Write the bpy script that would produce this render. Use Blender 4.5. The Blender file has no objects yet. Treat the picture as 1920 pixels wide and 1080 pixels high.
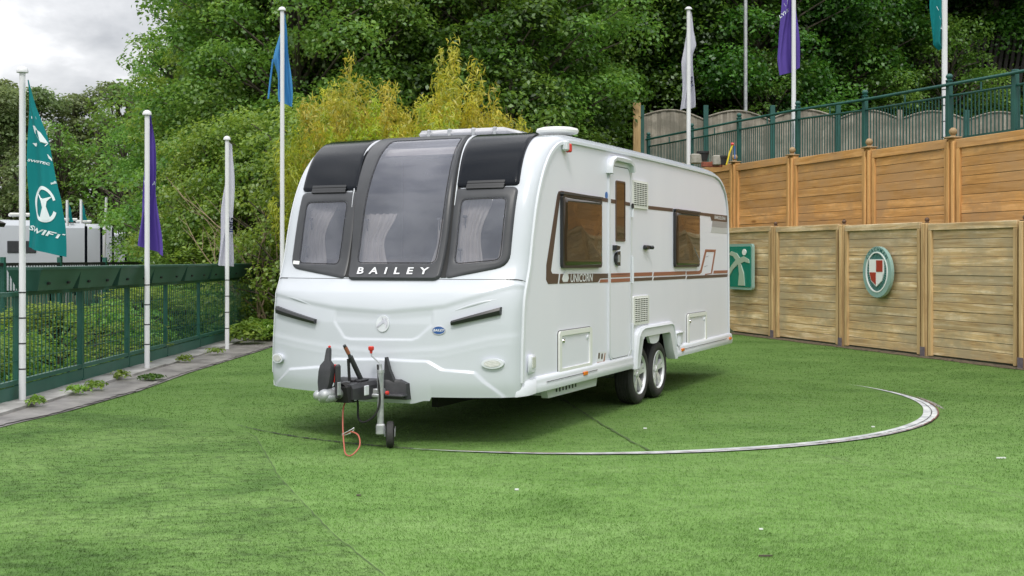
import bpy, math, random
import numpy as np
from mathutils import Vector, Matrix, Euler
random.seed(7); rng = np.random.default_rng(11)
R = math.radians
sc = bpy.context.scene
COL = sc.collection

# ------------------------------------------------------------------ camera
CAM_H = 1.473
cam = bpy.data.cameras.new('camera'); camo = bpy.data.objects.new('camera', cam); COL.objects.link(camo)
camo.location = (0, 0, CAM_H); camo.rotation_euler = (R(90), 0, 0)
cam.sensor_width = 36; cam.lens = 43.12; cam.shift_y = -0.0286
cam.clip_start = .1; cam.clip_end = 2000
sc.camera = camo

# ------------------------------------------------------------------ world, sun, exposure
SUN_EL, SUN_AZ = 52, -178       # azimuth (deg) of the sun, measured like the sky node
w = bpy.data.worlds.new('World'); sc.world = w; w.use_nodes = True
nt = w.node_tree; nt.nodes.clear()
def N(nt, t, **k):
    n = nt.nodes.new(t)
    for a, b in k.items():
        if a.startswith('i_'):
            key = a[2:]; key = int(key) if key.isdigit() else key.replace('_', ' ')
            n.inputs[key].default_value = b
        else: setattr(n, a, b)
    return n
def ramp(nt, stops, fac=None, interp='LINEAR'):
    r = nt.nodes.new('ShaderNodeValToRGB'); r.color_ramp.interpolation = interp
    e = r.color_ramp.elements
    while len(e) < len(stops): e.new(.5)
    for el, (p, c) in zip(e, stops):
        el.position = p; el.color = (c[0], c[1], c[2], 1) if hasattr(c, '__len__') else (c, c, c, 1)
    if fac is not None: nt.links.new(fac, r.inputs[0])
    return r
L = nt.links.new
sky = N(nt, 'ShaderNodeTexSky', sky_type='NISHITA', sun_disc=False, sun_elevation=R(SUN_EL), sun_rotation=R(SUN_AZ), air_density=1.0, dust_density=1.5)
tc = N(nt, 'ShaderNodeTexCoord')
mp = N(nt, 'ShaderNodeMapping'); mp.inputs['Scale'].default_value = (1.0, 1.0, 2.2); mp.inputs['Location'].default_value = (.35, .1, .35)
L(tc.outputs['Generated'], mp.inputs[0])
n1 = N(nt, 'ShaderNodeTexNoise', i_Scale=5.0, i_Detail=7.0, i_Roughness=.52, i_Distortion=.25)
L(mp.outputs[0], n1.inputs['Vector'])
cl = ramp(nt, [(.32, (7.0, 7.2, 7.7)), (.41, (10., 10.2, 10.6)), (.50, (14., 14.1, 14.4)), (.58, (20., 20., 20.2))], n1.outputs[0])
sx_ = N(nt, 'ShaderNodeSeparateXYZ'); L(tc.outputs['Generated'], sx_.inputs[0])
gr = ramp(nt, [(0., .50), (.12, .60), (.3, .78), (.65, 1.1), (1., 1.4)], sx_.outputs[2])      # an overcast sky is brightest overhead
gm = N(nt, 'ShaderNodeMixRGB', blend_type='MULTIPLY', i_0=1.0); L(cl.outputs[0], gm.inputs[1]); L(gr.outputs[0], gm.inputs[2])
mx = N(nt, 'ShaderNodeMixRGB', i_0=.9); L(sky.outputs[0], mx.inputs[1]); L(gm.outputs[0], mx.inputs[2])
bg = N(nt, 'ShaderNodeBackground', i_Strength=.083); L(mx.outputs[0], bg.inputs[0])
L(bg.outputs[0], N(nt, 'ShaderNodeOutputWorld').inputs[0])
sun = bpy.data.lights.new('sun', 'SUN'); sun.energy = 1.5; sun.angle = R(11); sun.color = (1, .96, .9)
suno = bpy.data.objects.new('sun', sun); COL.objects.link(suno)
suno.rotation_euler = (R(90 - SUN_EL), 0, R(180 - SUN_AZ) + math.pi)
_d = Vector((math.sin(R(SUN_AZ)) * math.cos(R(SUN_EL)), math.cos(R(SUN_AZ)) * math.cos(R(SUN_EL)), math.sin(R(SUN_EL))))
suno.rotation_euler = (-_d).to_track_quat('-Z', 'Y').to_euler()
sc.view_settings.view_transform = 'Standard'; sc.view_settings.look = 'None'
sc.view_settings.exposure = 0.30; sc.view_settings.gamma = 1

# ------------------------------------------------------------------ helpers
class MB:
    """collects geometry; build() links it as one mesh object"""
    def __init__(s): s.v = []; s.f = []; s.m = []; s.cur = 0
    def add(s, vs, fs):
        o = len(s.v); s.v += [tuple(p) for p in vs]
        for f in fs: s.f.append(tuple(i + o for i in f)); s.m.append(s.cur)
    def box(s, c, d, rz=0, rot=None, bev=0):
        x, y, z = d[0] / 2, d[1] / 2, d[2] / 2
        M = rot if rot is not None else Matrix.Rotation(rz, 3, 'Z')
        if bev <= 0:
            P = [(-x, -y, -z), (x, -y, -z), (x, y, -z), (-x, y, -z), (-x, -y, z), (x, -y, z), (x, y, z), (-x, y, z)]
            F = [(3, 2, 1, 0), (4, 5, 6, 7), (0, 1, 5, 4), (1, 2, 6, 5), (2, 3, 7, 6), (3, 0, 4, 7)]
            s.add([Vector(c) + M @ Vector(p) for p in P], F); return
        b = min(bev, x * .9, y * .9, z * .9)
        P = []; idx = {}
        for sx in (-1, 1):
            for sy in (-1, 1):
                for sz in (-1, 1):
                    for k, p in enumerate([(sx * x, sy * (y - b), sz * (z - b)), (sx * (x - b), sy * y, sz * (z - b)), (sx * (x - b), sy * (y - b), sz * z)]):
                        idx[(sx, sy, sz, k)] = len(P); P.append(p)
        F = []
        for sg in (-1, 1):
            q = [idx[(sg, a, b2, 0)] for a, b2 in ((-1, -1), (1, -1), (1, 1), (-1, 1))]; F.append(q if sg > 0 else q[::-1])
            q = [idx[(a, sg, b2, 1)] for a, b2 in ((-1, -1), (1, -1), (1, 1), (-1, 1))]; F.append(q[::-1] if sg > 0 else q)
            q = [idx[(a, b2, sg, 2)] for a, b2 in ((-1, -1), (1, -1), (1, 1), (-1, 1))]; F.append(q if sg > 0 else q[::-1])
        for a in (-1, 1):
            for c2 in (-1, 1):
                F.append([idx[(a, c2, -1, 0)], idx[(a, c2, 1, 0)], idx[(a, c2, 1, 1)], idx[(a, c2, -1, 1)]])
                F.append([idx[(a, -1, c2, 0)], idx[(a, 1, c2, 0)], idx[(a, 1, c2, 2)], idx[(a, -1, c2, 2)]])
                F.append([idx[(-1, a, c2, 1)], idx[(1, a, c2, 1)], idx[(1, a, c2, 2)], idx[(-1, a, c2, 2)]])
                for e in (-1, 1): F.append([idx[(a, c2, e, k)] for k in range(3)])
        F = [list(dict.fromkeys(f)) for f in F]
        s.add([Vector(c) + M @ Vector(p) for p in P], F)
    def prism(s, pts, a, b, axis='y'):
        """polygon pts (p,q) extruded between a and b along axis; axis y -> (p,a,q); z -> (p,q,a); x -> (a,p,q)"""
        mk = {'y': lambda p, q, h: (p, h, q), 'z': lambda p, q, h: (p, q, h), 'x': lambda p, q, h: (h, p, q)}[axis]
        n = len(pts)
        vs = [mk(p, q, a) for p, q in pts] + [mk(p, q, b) for p, q in pts]
        s.add(vs, [tuple(range(n)), tuple(range(2 * n - 1, n - 1, -1))] + [(i, i + n, (i + 1) % n + n, (i + 1) % n) for i in range(n)])
    def tube(s, pts, r, n=8, cap=True):
        pts = [Vector(p) for p in pts]; rs = r if hasattr(r, '__len__') else [r] * len(pts)
        vs = []; prev = None
        for i, p in enumerate(pts):
            t = (pts[min(i + 1, len(pts) - 1)] - pts[max(i - 1, 0)]).normalized()
            if prev is None:
                a = t.cross(Vector((0, 0, 1)))
                if a.length < .05: a = t.cross(Vector((1, 0, 0)))
            else: a = prev - t * prev.dot(t)
            a.normalize(); prev = a; b = t.cross(a)
            vs += [p + (a * math.cos(2 * math.pi * k / n) + b * math.sin(2 * math.pi * k / n)) * rs[i] for k in range(n)]
        fs = [(i * n + k, i * n + (k + 1) % n, (i + 1) * n + (k + 1) % n, (i + 1) * n + k) for i in range(len(pts) - 1) for k in range(n)]
        if cap: fs += [tuple(range(n - 1, -1, -1)), tuple((len(pts) - 1) * n + k for k in range(n))]
        s.add(vs, fs)
    def lathe(s, prof, n=24, M=Matrix.Identity(4), closed=False):
        """prof list (r,h) revolved about local z, transformed by M"""
        vs = [M @ Vector((r * math.cos(2 * math.pi * k / n), r * math.sin(2 * math.pi * k / n), h)) for r, h in prof for k in range(n)]
        m = len(prof); rr = range(m if closed else m - 1)
        s.add(vs, [(i * n + k, i * n + (k + 1) % n, ((i + 1) % m) * n + (k + 1) % n, ((i + 1) % m) * n + k) for i in rr for k in range(n)])
    def ball(s, c, r, n=14, sq=(1, 1, 1)):
        M = Matrix.Translation(c) @ Matrix.Diagonal((*sq, 1))
        s.lathe([(r * math.sin(math.pi * i / 8) + 1e-5, -r * math.cos(math.pi * i / 8)) for i in range(9)], n, M)
    def grid(s, P):
        """P: list of rows of points"""
        h, w_ = len(P), len(P[0])
        s.add([p for r in P for p in r], [(i * w_ + j, i * w_ + j + 1, (i + 1) * w_ + j + 1, (i + 1) * w_ + j) for i in range(h - 1) for j in range(w_ - 1)])
    def build(s, name, mat, parent=None, smooth=False, loc=None, fix=True, uv=False):
        me = bpy.data.meshes.new(name); me.from_pydata(s.v, [], s.f); me.validate(verbose=False)
        for m in (mat if isinstance(mat, (list, tuple)) else [mat]): me.materials.append(m)
        if isinstance(mat, (list, tuple)) and len(me.polygons) == len(s.m): me.polygons.foreach_set('material_index', s.m)
        if fix:
            import bmesh
            bm = bmesh.new(); bm.from_mesh(me); bmesh.ops.recalc_face_normals(bm, faces=bm.faces); bm.to_mesh(me); bm.free()
        if smooth:
            me.polygons.foreach_set('use_smooth', [True] * len(me.polygons))
            if smooth is not True: 
                try: me.set_sharp_from_angle(angle=R(smooth))
                except Exception: pass
        me.update()
        o = bpy.data.objects.new(name, me); COL.objects.link(o)
        if parent is not None: o.parent = parent
        if loc is not None: o.location = loc
        return o
def thing(name, label, cat, loc=(0, 0, 0), rz=0, group=None):
    o = bpy.data.objects.new(name, None); COL.objects.link(o); o.location = loc; o.rotation_euler = (0, 0, rz)
    o.empty_display_size = .3
    return tag(o, label, cat, group)
def tag(o, label, cat, group=None):
    o['label'] = label; o['category'] = cat
    if group: o['group'] = group
    return o
def struct(o, kind='structure'): o['kind'] = kind; return o
def dup(root, loc, rz=0, scale=None, label=None, group=None):
    def cp(o, par):
        c = o.copy(); COL.objects.link(c); c.parent = par
        for ch in list(o.children): cp(ch, c)
        return c
    kids = list(root.children); r = root.copy(); COL.objects.link(r)
    for k in kids: cp(k, r)
    r.location = loc; r.rotation_euler = (0, 0, rz)
    if scale is not None: r.scale = scale if hasattr(scale, '__len__') else (scale,) * 3
    if label: r['label'] = label
    if group: r['group'] = group
    return r

# ------------------------------------------------------------------ materials
def mat(name, col, rough=.5, metal=0, spec=.5, coat=0, noise=None, bump=None, coords='Object', emission=None, sheen=0):
    """noise=(scale, amount, colour2, detail[, stretch]); bump=(scale, strength[, stretch])"""
    m = bpy.data.materials.new(name); m.use_nodes = True; nt = m.node_tree; p = nt.nodes['Principled BSDF']
    p.inputs['Base Color'].default_value = (*col, 1); p.inputs['Roughness'].default_value = rough; p.inputs['Metallic'].default_value = metal
    p.inputs['Specular IOR Level'].default_value = spec
    p.inputs['Coat Weight'].default_value = coat; p.inputs['Coat Roughness'].default_value = .05
    tc = N(nt, 'ShaderNodeTexCoord')
    if noise:
        sc_, am, c2 = noise[:3]; mp = N(nt, 'ShaderNodeMapping'); mp.inputs['Scale'].default_value = noise[4] if len(noise) > 4 else (1, 1, 1)
        nt.links.new(tc.outputs[coords], mp.inputs[0])
        n = N(nt, 'ShaderNodeTexNoise', i_Scale=sc_, i_Detail=noise[3], i_Roughness=.6); nt.links.new(mp.outputs[0], n.inputs['Vector'])
        r = ramp(nt, [(.5 - .5 * (1 - am) * .5 - .05, col), (.62, c2)], n.outputs[0]); nt.links.new(r.outputs[0], p.inputs['Base Color'])
    if bump:
        mp = N(nt, 'ShaderNodeMapping'); mp.inputs['Scale'].default_value = bump[2] if len(bump) > 2 else (1, 1, 1)
        nt.links.new(tc.outputs[coords], mp.inputs[0])
        n = N(nt, 'ShaderNodeTexNoise', i_Scale=bump[0], i_Detail=3.0); nt.links.new(mp.outputs[0], n.inputs['Vector'])
        b = N(nt, 'ShaderNodeBump', i_Strength=bump[1], i_Distance=.01); nt.links.new(n.outputs[0], b.inputs['Height']); nt.links.new(b.outputs[0], p.inputs['Normal'])
    return m

def leaf_mat(name, dark, mid, light, trans=.45):
    m = bpy.data.materials.new(name); m.use_nodes = True; nt = m.node_tree; nt.nodes.clear(); L = nt.links.new
    g = N(nt, 'ShaderNodeNewGeometry'); oi = N(nt, 'ShaderNodeObjectInfo')
    tc = N(nt, 'ShaderNodeTexCoord'); cn = N(nt, 'ShaderNodeTexNoise', i_Scale=.9, i_Detail=2.0); L(tc.outputs['Object'], cn.inputs['Vector'])
    ad = N(nt, 'ShaderNodeMath', operation='MULTIPLY_ADD'); ad.inputs[1].default_value = .55; L(g.outputs['Random Per Island'], ad.inputs[0]); 
    m2 = N(nt, 'ShaderNodeMath', operation='MULTIPLY_ADD'); m2.inputs[1].default_value = 1.3; m2.inputs[2].default_value = -.42; L(cn.outputs[0], m2.inputs[0]); L(m2.outputs[0], ad.inputs[2])
    r = ramp(nt, [(0.1, dark), (.5, mid), (.95, light)], ad.outputs[0])
    hs = N(nt, 'ShaderNodeHueSaturation'); L(r.outputs[0], hs.inputs['Color'])
    mr = N(nt, 'ShaderNodeMapRange'); mr.inputs[3].default_value = .8; mr.inputs[4].default_value = 1.2; L(oi.outputs['Random'], mr.inputs[0]); L(mr.outputs[0], hs.inputs['Value'])
    mh = N(nt, 'ShaderNodeMapRange'); mh.inputs[3].default_value = .485; mh.inputs[4].default_value = .515; L(oi.outputs['Random'], mh.inputs[0]); L(mh.outputs[0], hs.inputs['Hue'])
    d = N(nt, 'ShaderNodeBsdfDiffuse'); t = N(nt, 'ShaderNodeBsdfTranslucent'); gl = N(nt, 'ShaderNodeBsdfGlossy', i_Roughness=.45)
    L(hs.outputs[0], d.inputs[0]); 
    hs2 = N(nt, 'ShaderNodeHueSaturation'); hs2.inputs['Value'].default_value = 1.5; hs2.inputs['Hue'].default_value = .485; L(hs.outputs[0], hs2.inputs['Color']); L(hs2.outputs[0], t.inputs[0])
    a = N(nt, 'ShaderNodeMixShader', i_0=trans); L(d.outputs[0], a.inputs[1]); L(t.outputs[0], a.inputs[2])
    b = N(nt, 'ShaderNodeMixShader', i_0=.045); L(a.outputs[0], b.inputs[1]); L(gl.outputs[0], b.inputs[2])
    gl.inputs[0].default_value = (.8, .85, .8, 1)
    L(b.outputs[0], N(nt, 'ShaderNodeOutputMaterial').inputs[0]); return m

def wood_mat(name, c1, c2, c3, bw, sc_=1.0, weather=None):
    """boards: per-board tint from island random, grain along object x"""
    m = bpy.data.materials.new(name); m.use_nodes = True; nt = m.node_tree; p = nt.nodes['Principled BSDF']; L = nt.links.new
    tc = N(nt, 'ShaderNodeTexCoord'); g = N(nt, 'ShaderNodeNewGeometry')
    mp = N(nt, 'ShaderNodeMapping'); mp.inputs['Scale'].default_value = bw; L(tc.outputs['Object'], mp.inputs[0])
    off = N(nt, 'ShaderNodeVectorMath', operation='SCALE'); cx = N(nt, 'ShaderNodeCombineXYZ')
    for k in range(3): L(g.outputs['Random Per Island'], cx.inputs[k])
    L(cx.outputs[0], off.inputs[0]); off.inputs['Scale'].default_value = 37.
    av = N(nt, 'ShaderNodeVectorMath', operation='ADD'); L(mp.outputs[0], av.inputs[0]); L(off.outputs[0], av.inputs[1])
    n = N(nt, 'ShaderNodeTexNoise', i_Scale=3.0 * sc_, i_Detail=6.0, i_Roughness=.65, i_Distortion=.6); L(av.outputs[0], n.inputs['Vector'])
    r = ramp(nt, [(.3, c1), (.5, c2), (.68, c3)], n.outputs[0])
    hs = N(nt, 'ShaderNodeHueSaturation'); L(r.outputs[0], hs.inputs['Color'])
    mr = N(nt, 'ShaderNodeMapRange'); mr.inputs[3].default_value = .78; mr.inputs[4].default_value = 1.2; L(g.outputs['Random Per Island'], mr.inputs[0]); L(mr.outputs[0], hs.inputs['Value'])
    # knots
    vo = N(nt, 'ShaderNodeTexVoronoi', i_Scale=1.1); mp2 = N(nt, 'ShaderNodeMapping'); mp2.inputs['Scale'].default_value = (bw[0] * 2.2, bw[1], bw[2] * .55); L(tc.outputs['Object'], mp2.inputs[0])
    av2 = N(nt, 'ShaderNodeVectorMath', operation='ADD'); L(mp2.outputs[0], av2.inputs[0]); L(off.outputs[0], av2.inputs[1]); L(av2.outputs[0], vo.inputs['Vector'])
    kr = ramp(nt, [(.05, (.35, .28, .2)), (.12, (1, 1, 1))], vo.outputs['Distance'])
    mu = N(nt, 'ShaderNodeMixRGB', blend_type='MULTIPLY', i_0=.8); L(hs.outputs[0], mu.inputs[1]); L(kr.outputs[0], mu.inputs[2])
    out = mu.outputs[0]
    if weather:   # damp, algae-stained base and drip marks of their own shape
        wn = N(nt, 'ShaderNodeTexNoise', i_Scale=1.3, i_Detail=5.0, i_Roughness=.7); wm = N(nt, 'ShaderNodeMapping'); wm.inputs['Scale'].default_value = (1, 1, 1.6); L(tc.outputs['Object'], wm.inputs[0]); L(wm.outputs[0], wn.inputs['Vector'])
        wr = ramp(nt, [(.42, 0.), (.62, .85)], wn.outputs[0]); w2 = N(nt, 'ShaderNodeMixRGB'); w2.inputs[2].default_value = (*weather, 1); L(wr.outputs[0], w2.inputs[0]); L(out, w2.inputs[1]); out = w2.outputs[0]
    L(out, p.inputs['Base Color']); p.inputs['Roughness'].default_value = .75; p.inputs['Specular IOR Level'].default_value = .25
    b = N(nt, 'ShaderNodeBump', i_Strength=.35, i_Distance=.006); L(n.outputs[0], b.inputs['Height']); L(b.outputs[0], p.inputs['Normal'])
    return m

M = {}
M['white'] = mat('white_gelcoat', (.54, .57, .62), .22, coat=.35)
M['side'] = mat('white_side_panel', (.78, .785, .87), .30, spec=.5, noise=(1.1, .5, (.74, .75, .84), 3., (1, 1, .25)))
M['trim'] = mat('white_trim', (.64, .665, .71), .35)
M['cream'] = mat('cream_plastic', (.74, .75, .72), .45)
M['black'] = mat('black_trim', (.018, .019, .021), .38)
M['gasket'] = mat('black_rubber', (.01, .01, .01), .7)
M['lid'] = mat('black_gloss_lid', (.004, .006, .010), .14, spec=.15, bump=(70, .12))
M['frame'] = mat('dark_window_frame', (.040, .042, .048), .38, spec=.4, noise=(6, .4, (.050, .052, .058), 2.))
M['brown'] = mat('brown_graphic', (.085, .05, .038), .4)
M['rust'] = mat('copper_graphic', (.30, .105, .06), .4)
M['brownpane'] = mat('brown_acrylic', (.040, .024, .014), .05, spec=.6, coat=.25, bump=(2.3, .35))
M['chrome'] = mat('chrome', (.75, .76, .78), .14, metal=1)
M['alloy'] = mat('silver_alloy', (.74, .75, .77), .35, metal=.35, coat=.4)
M['galv'] = mat('galvanised_steel', (.30, .32, .34), .5, metal=.5, noise=(14, .5, (.48, .49, .50), 4.))
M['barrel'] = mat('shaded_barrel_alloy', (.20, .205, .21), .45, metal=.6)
M['tyre'] = mat('tyre_rubber', (.022, .022, .023), .75, noise=(9, .5, (.035, .034, .033), 3.), bump=(60, .2))
M['plast'] = mat('black_plastic', (.025, .026, .03), .5, noise=(12, .5, (.04, .04, .045), 3.))
M['dark'] = mat('dark_underside', (.012, .012, .012), .9)
M['orange'] = mat('orange_lens', (.75, .18, .01), .25, coat=.5)
M['red'] = mat('red_plastic', (.6, .04, .03), .4)
M['redcable'] = mat('red_cable', (.42, .11, .07), .5)
M['blue'] = mat('blue_plastic', (.02, .13, .42), .4)
M['bluebadge'] = mat('blue_badge', (.01, .08, .28), .3, coat=.5)
M['lettering'] = mat('silver_lettering', (.72, .73, .76), .4)
M['clearlens'] = mat('clear_lens', (.6, .6, .58), .15, coat=.8, bump=(70, .5))
M['curtain'] = mat('cream_curtain', (.80, .75, .68), .9)
M['interior'] = mat('interior_lining', (.30, .28, .28), .8)
M['cush'] = mat('seat_fabric', (.22, .18, .16), .9)
M['green'] = mat('green_paint', (.012, .085, .062), .42, noise=(3, .5, (.02, .11, .08), 5.))
M['greenb'] = mat('green_railing_paint', (.008, .062, .052), .5, noise=(2, .5, (.016, .095, .078), 5.))
M['trough'] = mat('green_trough', (.014, .062, .045), .45, noise=(2.5, .5, (.028, .095, .07), 5., (1, .5, 1)))
M['pole'] = mat('white_pole_paint', (.72, .73, .75), .35, noise=(2, .6, (.66, .67, .68), 4., (3, 3, .5)))
M['band'] = mat('black_tape', (.03, .03, .03), .6)
M['teal'] = mat('teal_cloth', (.0, .215, .225), .85)
M['purple'] = mat('purple_cloth', (.115, .07, .37), .85)
M['whitecloth'] = mat('white_cloth', (.63, .63, .72), .9)
M['bluecloth'] = mat('blue_cloth', (.07, .30, .62), .85)
M['print'] = mat('white_print', (.72, .8, .82), .8)
M['printdark'] = mat('navy_print', (.03, .04, .12), .8)
for k in ('teal', 'purple', 'whitecloth', 'bluecloth'):   # thin cloth lets light through
    nt = M[k].node_tree; p = nt.nodes['Principled BSDF']; t = N(nt, 'ShaderNodeBsdfTranslucent'); t.inputs[0].default_value = p.inputs['Base Color'].default_value
    a = N(nt, 'ShaderNodeMixShader', i_0=.3); nt.links.new(p.outputs[0], a.inputs[1]); nt.links.new(t.outputs[0], a.inputs[2]); nt.links.new(a.outputs[0], nt.nodes['Material Output'].inputs[0])
M['conc'] = mat('wet_concrete', (.17, .165, .155), .5, noise=(2.2, .5, (.40, .39, .375), 10.), bump=(14, .8))
M['conc2'] = mat('dark_concrete', (.11, .10, .10), .45, noise=(3, .5, (.25, .235, .225), 8.), bump=(20, .8))
M['soil'] = mat('woodland_soil', (.030, .028, .016), .95, noise=(1.2, .5, (.035, .06, .018), 8.), bump=(5, 1.))
M['ringw'] = mat('worn_steel_plate', (.36, .38, .40), .45, noise=(7, .6, (.62, .64, .64), 8.), bump=(30, .3))
M['ringd'] = mat('dark_gap', (.03, .03, .028), .9)
M['ringr'] = mat('rusty_edge', (.20, .07, .045), .8, noise=(11, .5, (.10, .05, .035), 5.))
M['bark'] = mat('bark', (.06, .05, .038), .9, noise=(5, .5, (.10, .085, .06), 6., (1, 1, .3)), bump=(14, .8, (1, 1, .3)))
M['twig'] = mat('pale_twig', (.27, .21, .13), .85)
M['bamboo'] = mat('bamboo_cane', (.24, .22, .05), .6)
M['pot'] = mat('dark_pot', (.02, .02, .022), .6); M['stone'] = mat('pale_stone', (.38, .36, .32), .9, noise=(9, .5, (.25, .24, .2), 5.))
M['brick'] = mat('red_brick', (.30, .09, .05), .9, noise=(15, .5, (.2, .06, .04), 5.)); M['yellow'] = mat('yellow_plastic', (.7, .55, .02), .45)
M['orangewood'] = wood_mat('orange_board', (.38, .19, .058), (.58, .30, .10), (.74, .43, .18), (.35, 2, 5.5), weather=(.48, .28, .13))
M['orangepost'] = wood_mat('orange_post', (.36, .19, .065), (.56, .31, .115), (.68, .40, .165), (4, 4, .3))
M['tanwood'] = wood_mat('tan_board', (.30, .185, .08), (.57, .40, .20), (.80, .66, .45), (.35, 2, 5.5), weather=(.40, .32, .20))
M['tanpost'] = wood_mat('tan_post', (.27, .17, .08), (.44, .30, .145), (.58, .42, .22), (4, 4, .3))
M['greywood'] = wood_mat('grey_board', (.17, .15, .12), (.27, .245, .2), (.36, .33, .28), (5, 2, .35), weather=(.16, .15, .12))
M['leaflitter'] = mat('damp_leaf_litter', (.035, .028, .018), .95, noise=(16, .5, (.13, .10, .06), 8.), bump=(30, 1.))
M['foot'] = mat('purple_post_shoe', (.10, .075, .10), .7, noise=(20, .5, (.16, .13, .15), 4.))
M['finial'] = mat('dark_finial', (.11, .06, .035), .6); M['finial2'] = mat('wood_finial', (.33, .22, .11), .6)
M['palis'] = mat('weathered_paling', (.022, .02, .018), .9, noise=(5, .5, (.045, .04, .035), 4.))
M['shed'] = mat('shed_wall', (.10, .11, .08), .9, noise=(3, .5, (.14, .14, .11), 5.)); M['roofing'] = mat('shed_roof', (.06, .055, .055), .8)
M['signteal'] = mat('teal_sign_face', (.0, .19, .15), .22, coat=.6); M['signpale'] = mat('silver_green_figure', (.52, .62, .52), .3, metal=.3)
M['signwhite'] = mat('white_sign_relief', (.78, .80, .78), .3); M['signred'] = mat('red_shield_quarter', (.36, .045, .03), .35)
M['signrim'] = mat('teal_silver_rim', (.36, .55, .52), .25, metal=.35); M['signdeep'] = mat('deep_teal', (.01, .10, .095), .35)
M['vent'] = mat('vent_shadow', (.06, .06, .06), .9)

# smoky window glass: tinted, lets the inside show, reflects the sky
def glass_mat(name, tint, haze):
    m = bpy.data.materials.new(name); m.use_nodes = True; nt = m.node_tree; nt.nodes.clear(); L = nt.links.new
    t = N(nt, 'ShaderNodeBsdfTransparent'); t.inputs[0].default_value = (*tint, 1)
    d = N(nt, 'ShaderNodeBsdfDiffuse'); g = N(nt, 'ShaderNodeBsdfGlossy', i_Roughness=.03)
    tc = N(nt, 'ShaderNodeTexCoord'); n = N(nt, 'ShaderNodeTexNoise', i_Scale=1.6, i_Detail=6.0); L(tc.outputs['Object'], n.inputs['Vector'])
    vo = N(nt, 'ShaderNodeTexVoronoi', i_Scale=42.0); L(tc.outputs['Object'], vo.inputs['Vector'])
    n3 = N(nt, 'ShaderNodeTexNoise', i_Scale=4.0, i_Detail=3.0); L(tc.outputs['Object'], n3.inputs['Vector'])
    dr = ramp(nt, [(.10, 1.), (.17, 0.)], vo.outputs['Distance']); dm = N(nt, 'ShaderNodeMath', operation='MULTIPLY'); L(dr.outputs[0], dm.inputs[0])
    nr = ramp(nt, [(.5, 0.), (.62, 1.)], n3.outputs[0]); L(nr.outputs[0], dm.inputs[1])
    cr = ramp(nt, [(.3, (.21, .225, .29)), (.7, (.34, .355, .43))], n.outputs[0]); L(cr.outputs[0], d.inputs[0])
    hz = N(nt, 'ShaderNodeMapRange'); hz.inputs[3].default_value = haze * .7; hz.inputs[4].default_value = haze * 1.3; L(n.outputs[0], hz.inputs[0])
    h2 = N(nt, 'ShaderNodeMath', operation='MULTIPLY_ADD', use_clamp=True); h2.inputs[1].default_value = .25; L(dm.outputs[0], h2.inputs[0]); L(hz.outputs[0], h2.inputs[2])
    a = N(nt, 'ShaderNodeMixShader'); L(h2.outputs[0], a.inputs[0]); L(t.outputs[0], a.inputs[1]); L(d.outputs[0], a.inputs[2])
    bp = N(nt, 'ShaderNodeBump', i_Strength=.25, i_Distance=.004); L(dm.outputs[0], bp.inputs['Height']); L(bp.outputs[0], g.inputs['Normal'])
    fr = N(nt, 'ShaderNodeFresnel', i_IOR=1.5); b = N(nt, 'ShaderNodeMixShader'); L(fr.outputs[0], b.inputs[0]); L(a.outputs[0], b.inputs[1]); L(g.outputs[0], b.inputs[2])
    L(b.outputs[0], N(nt, 'ShaderNodeOutputMaterial').inputs[0]); return m
M['pane'] = glass_mat('smoky_acrylic', (.66, .66, .70), .34)

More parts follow.
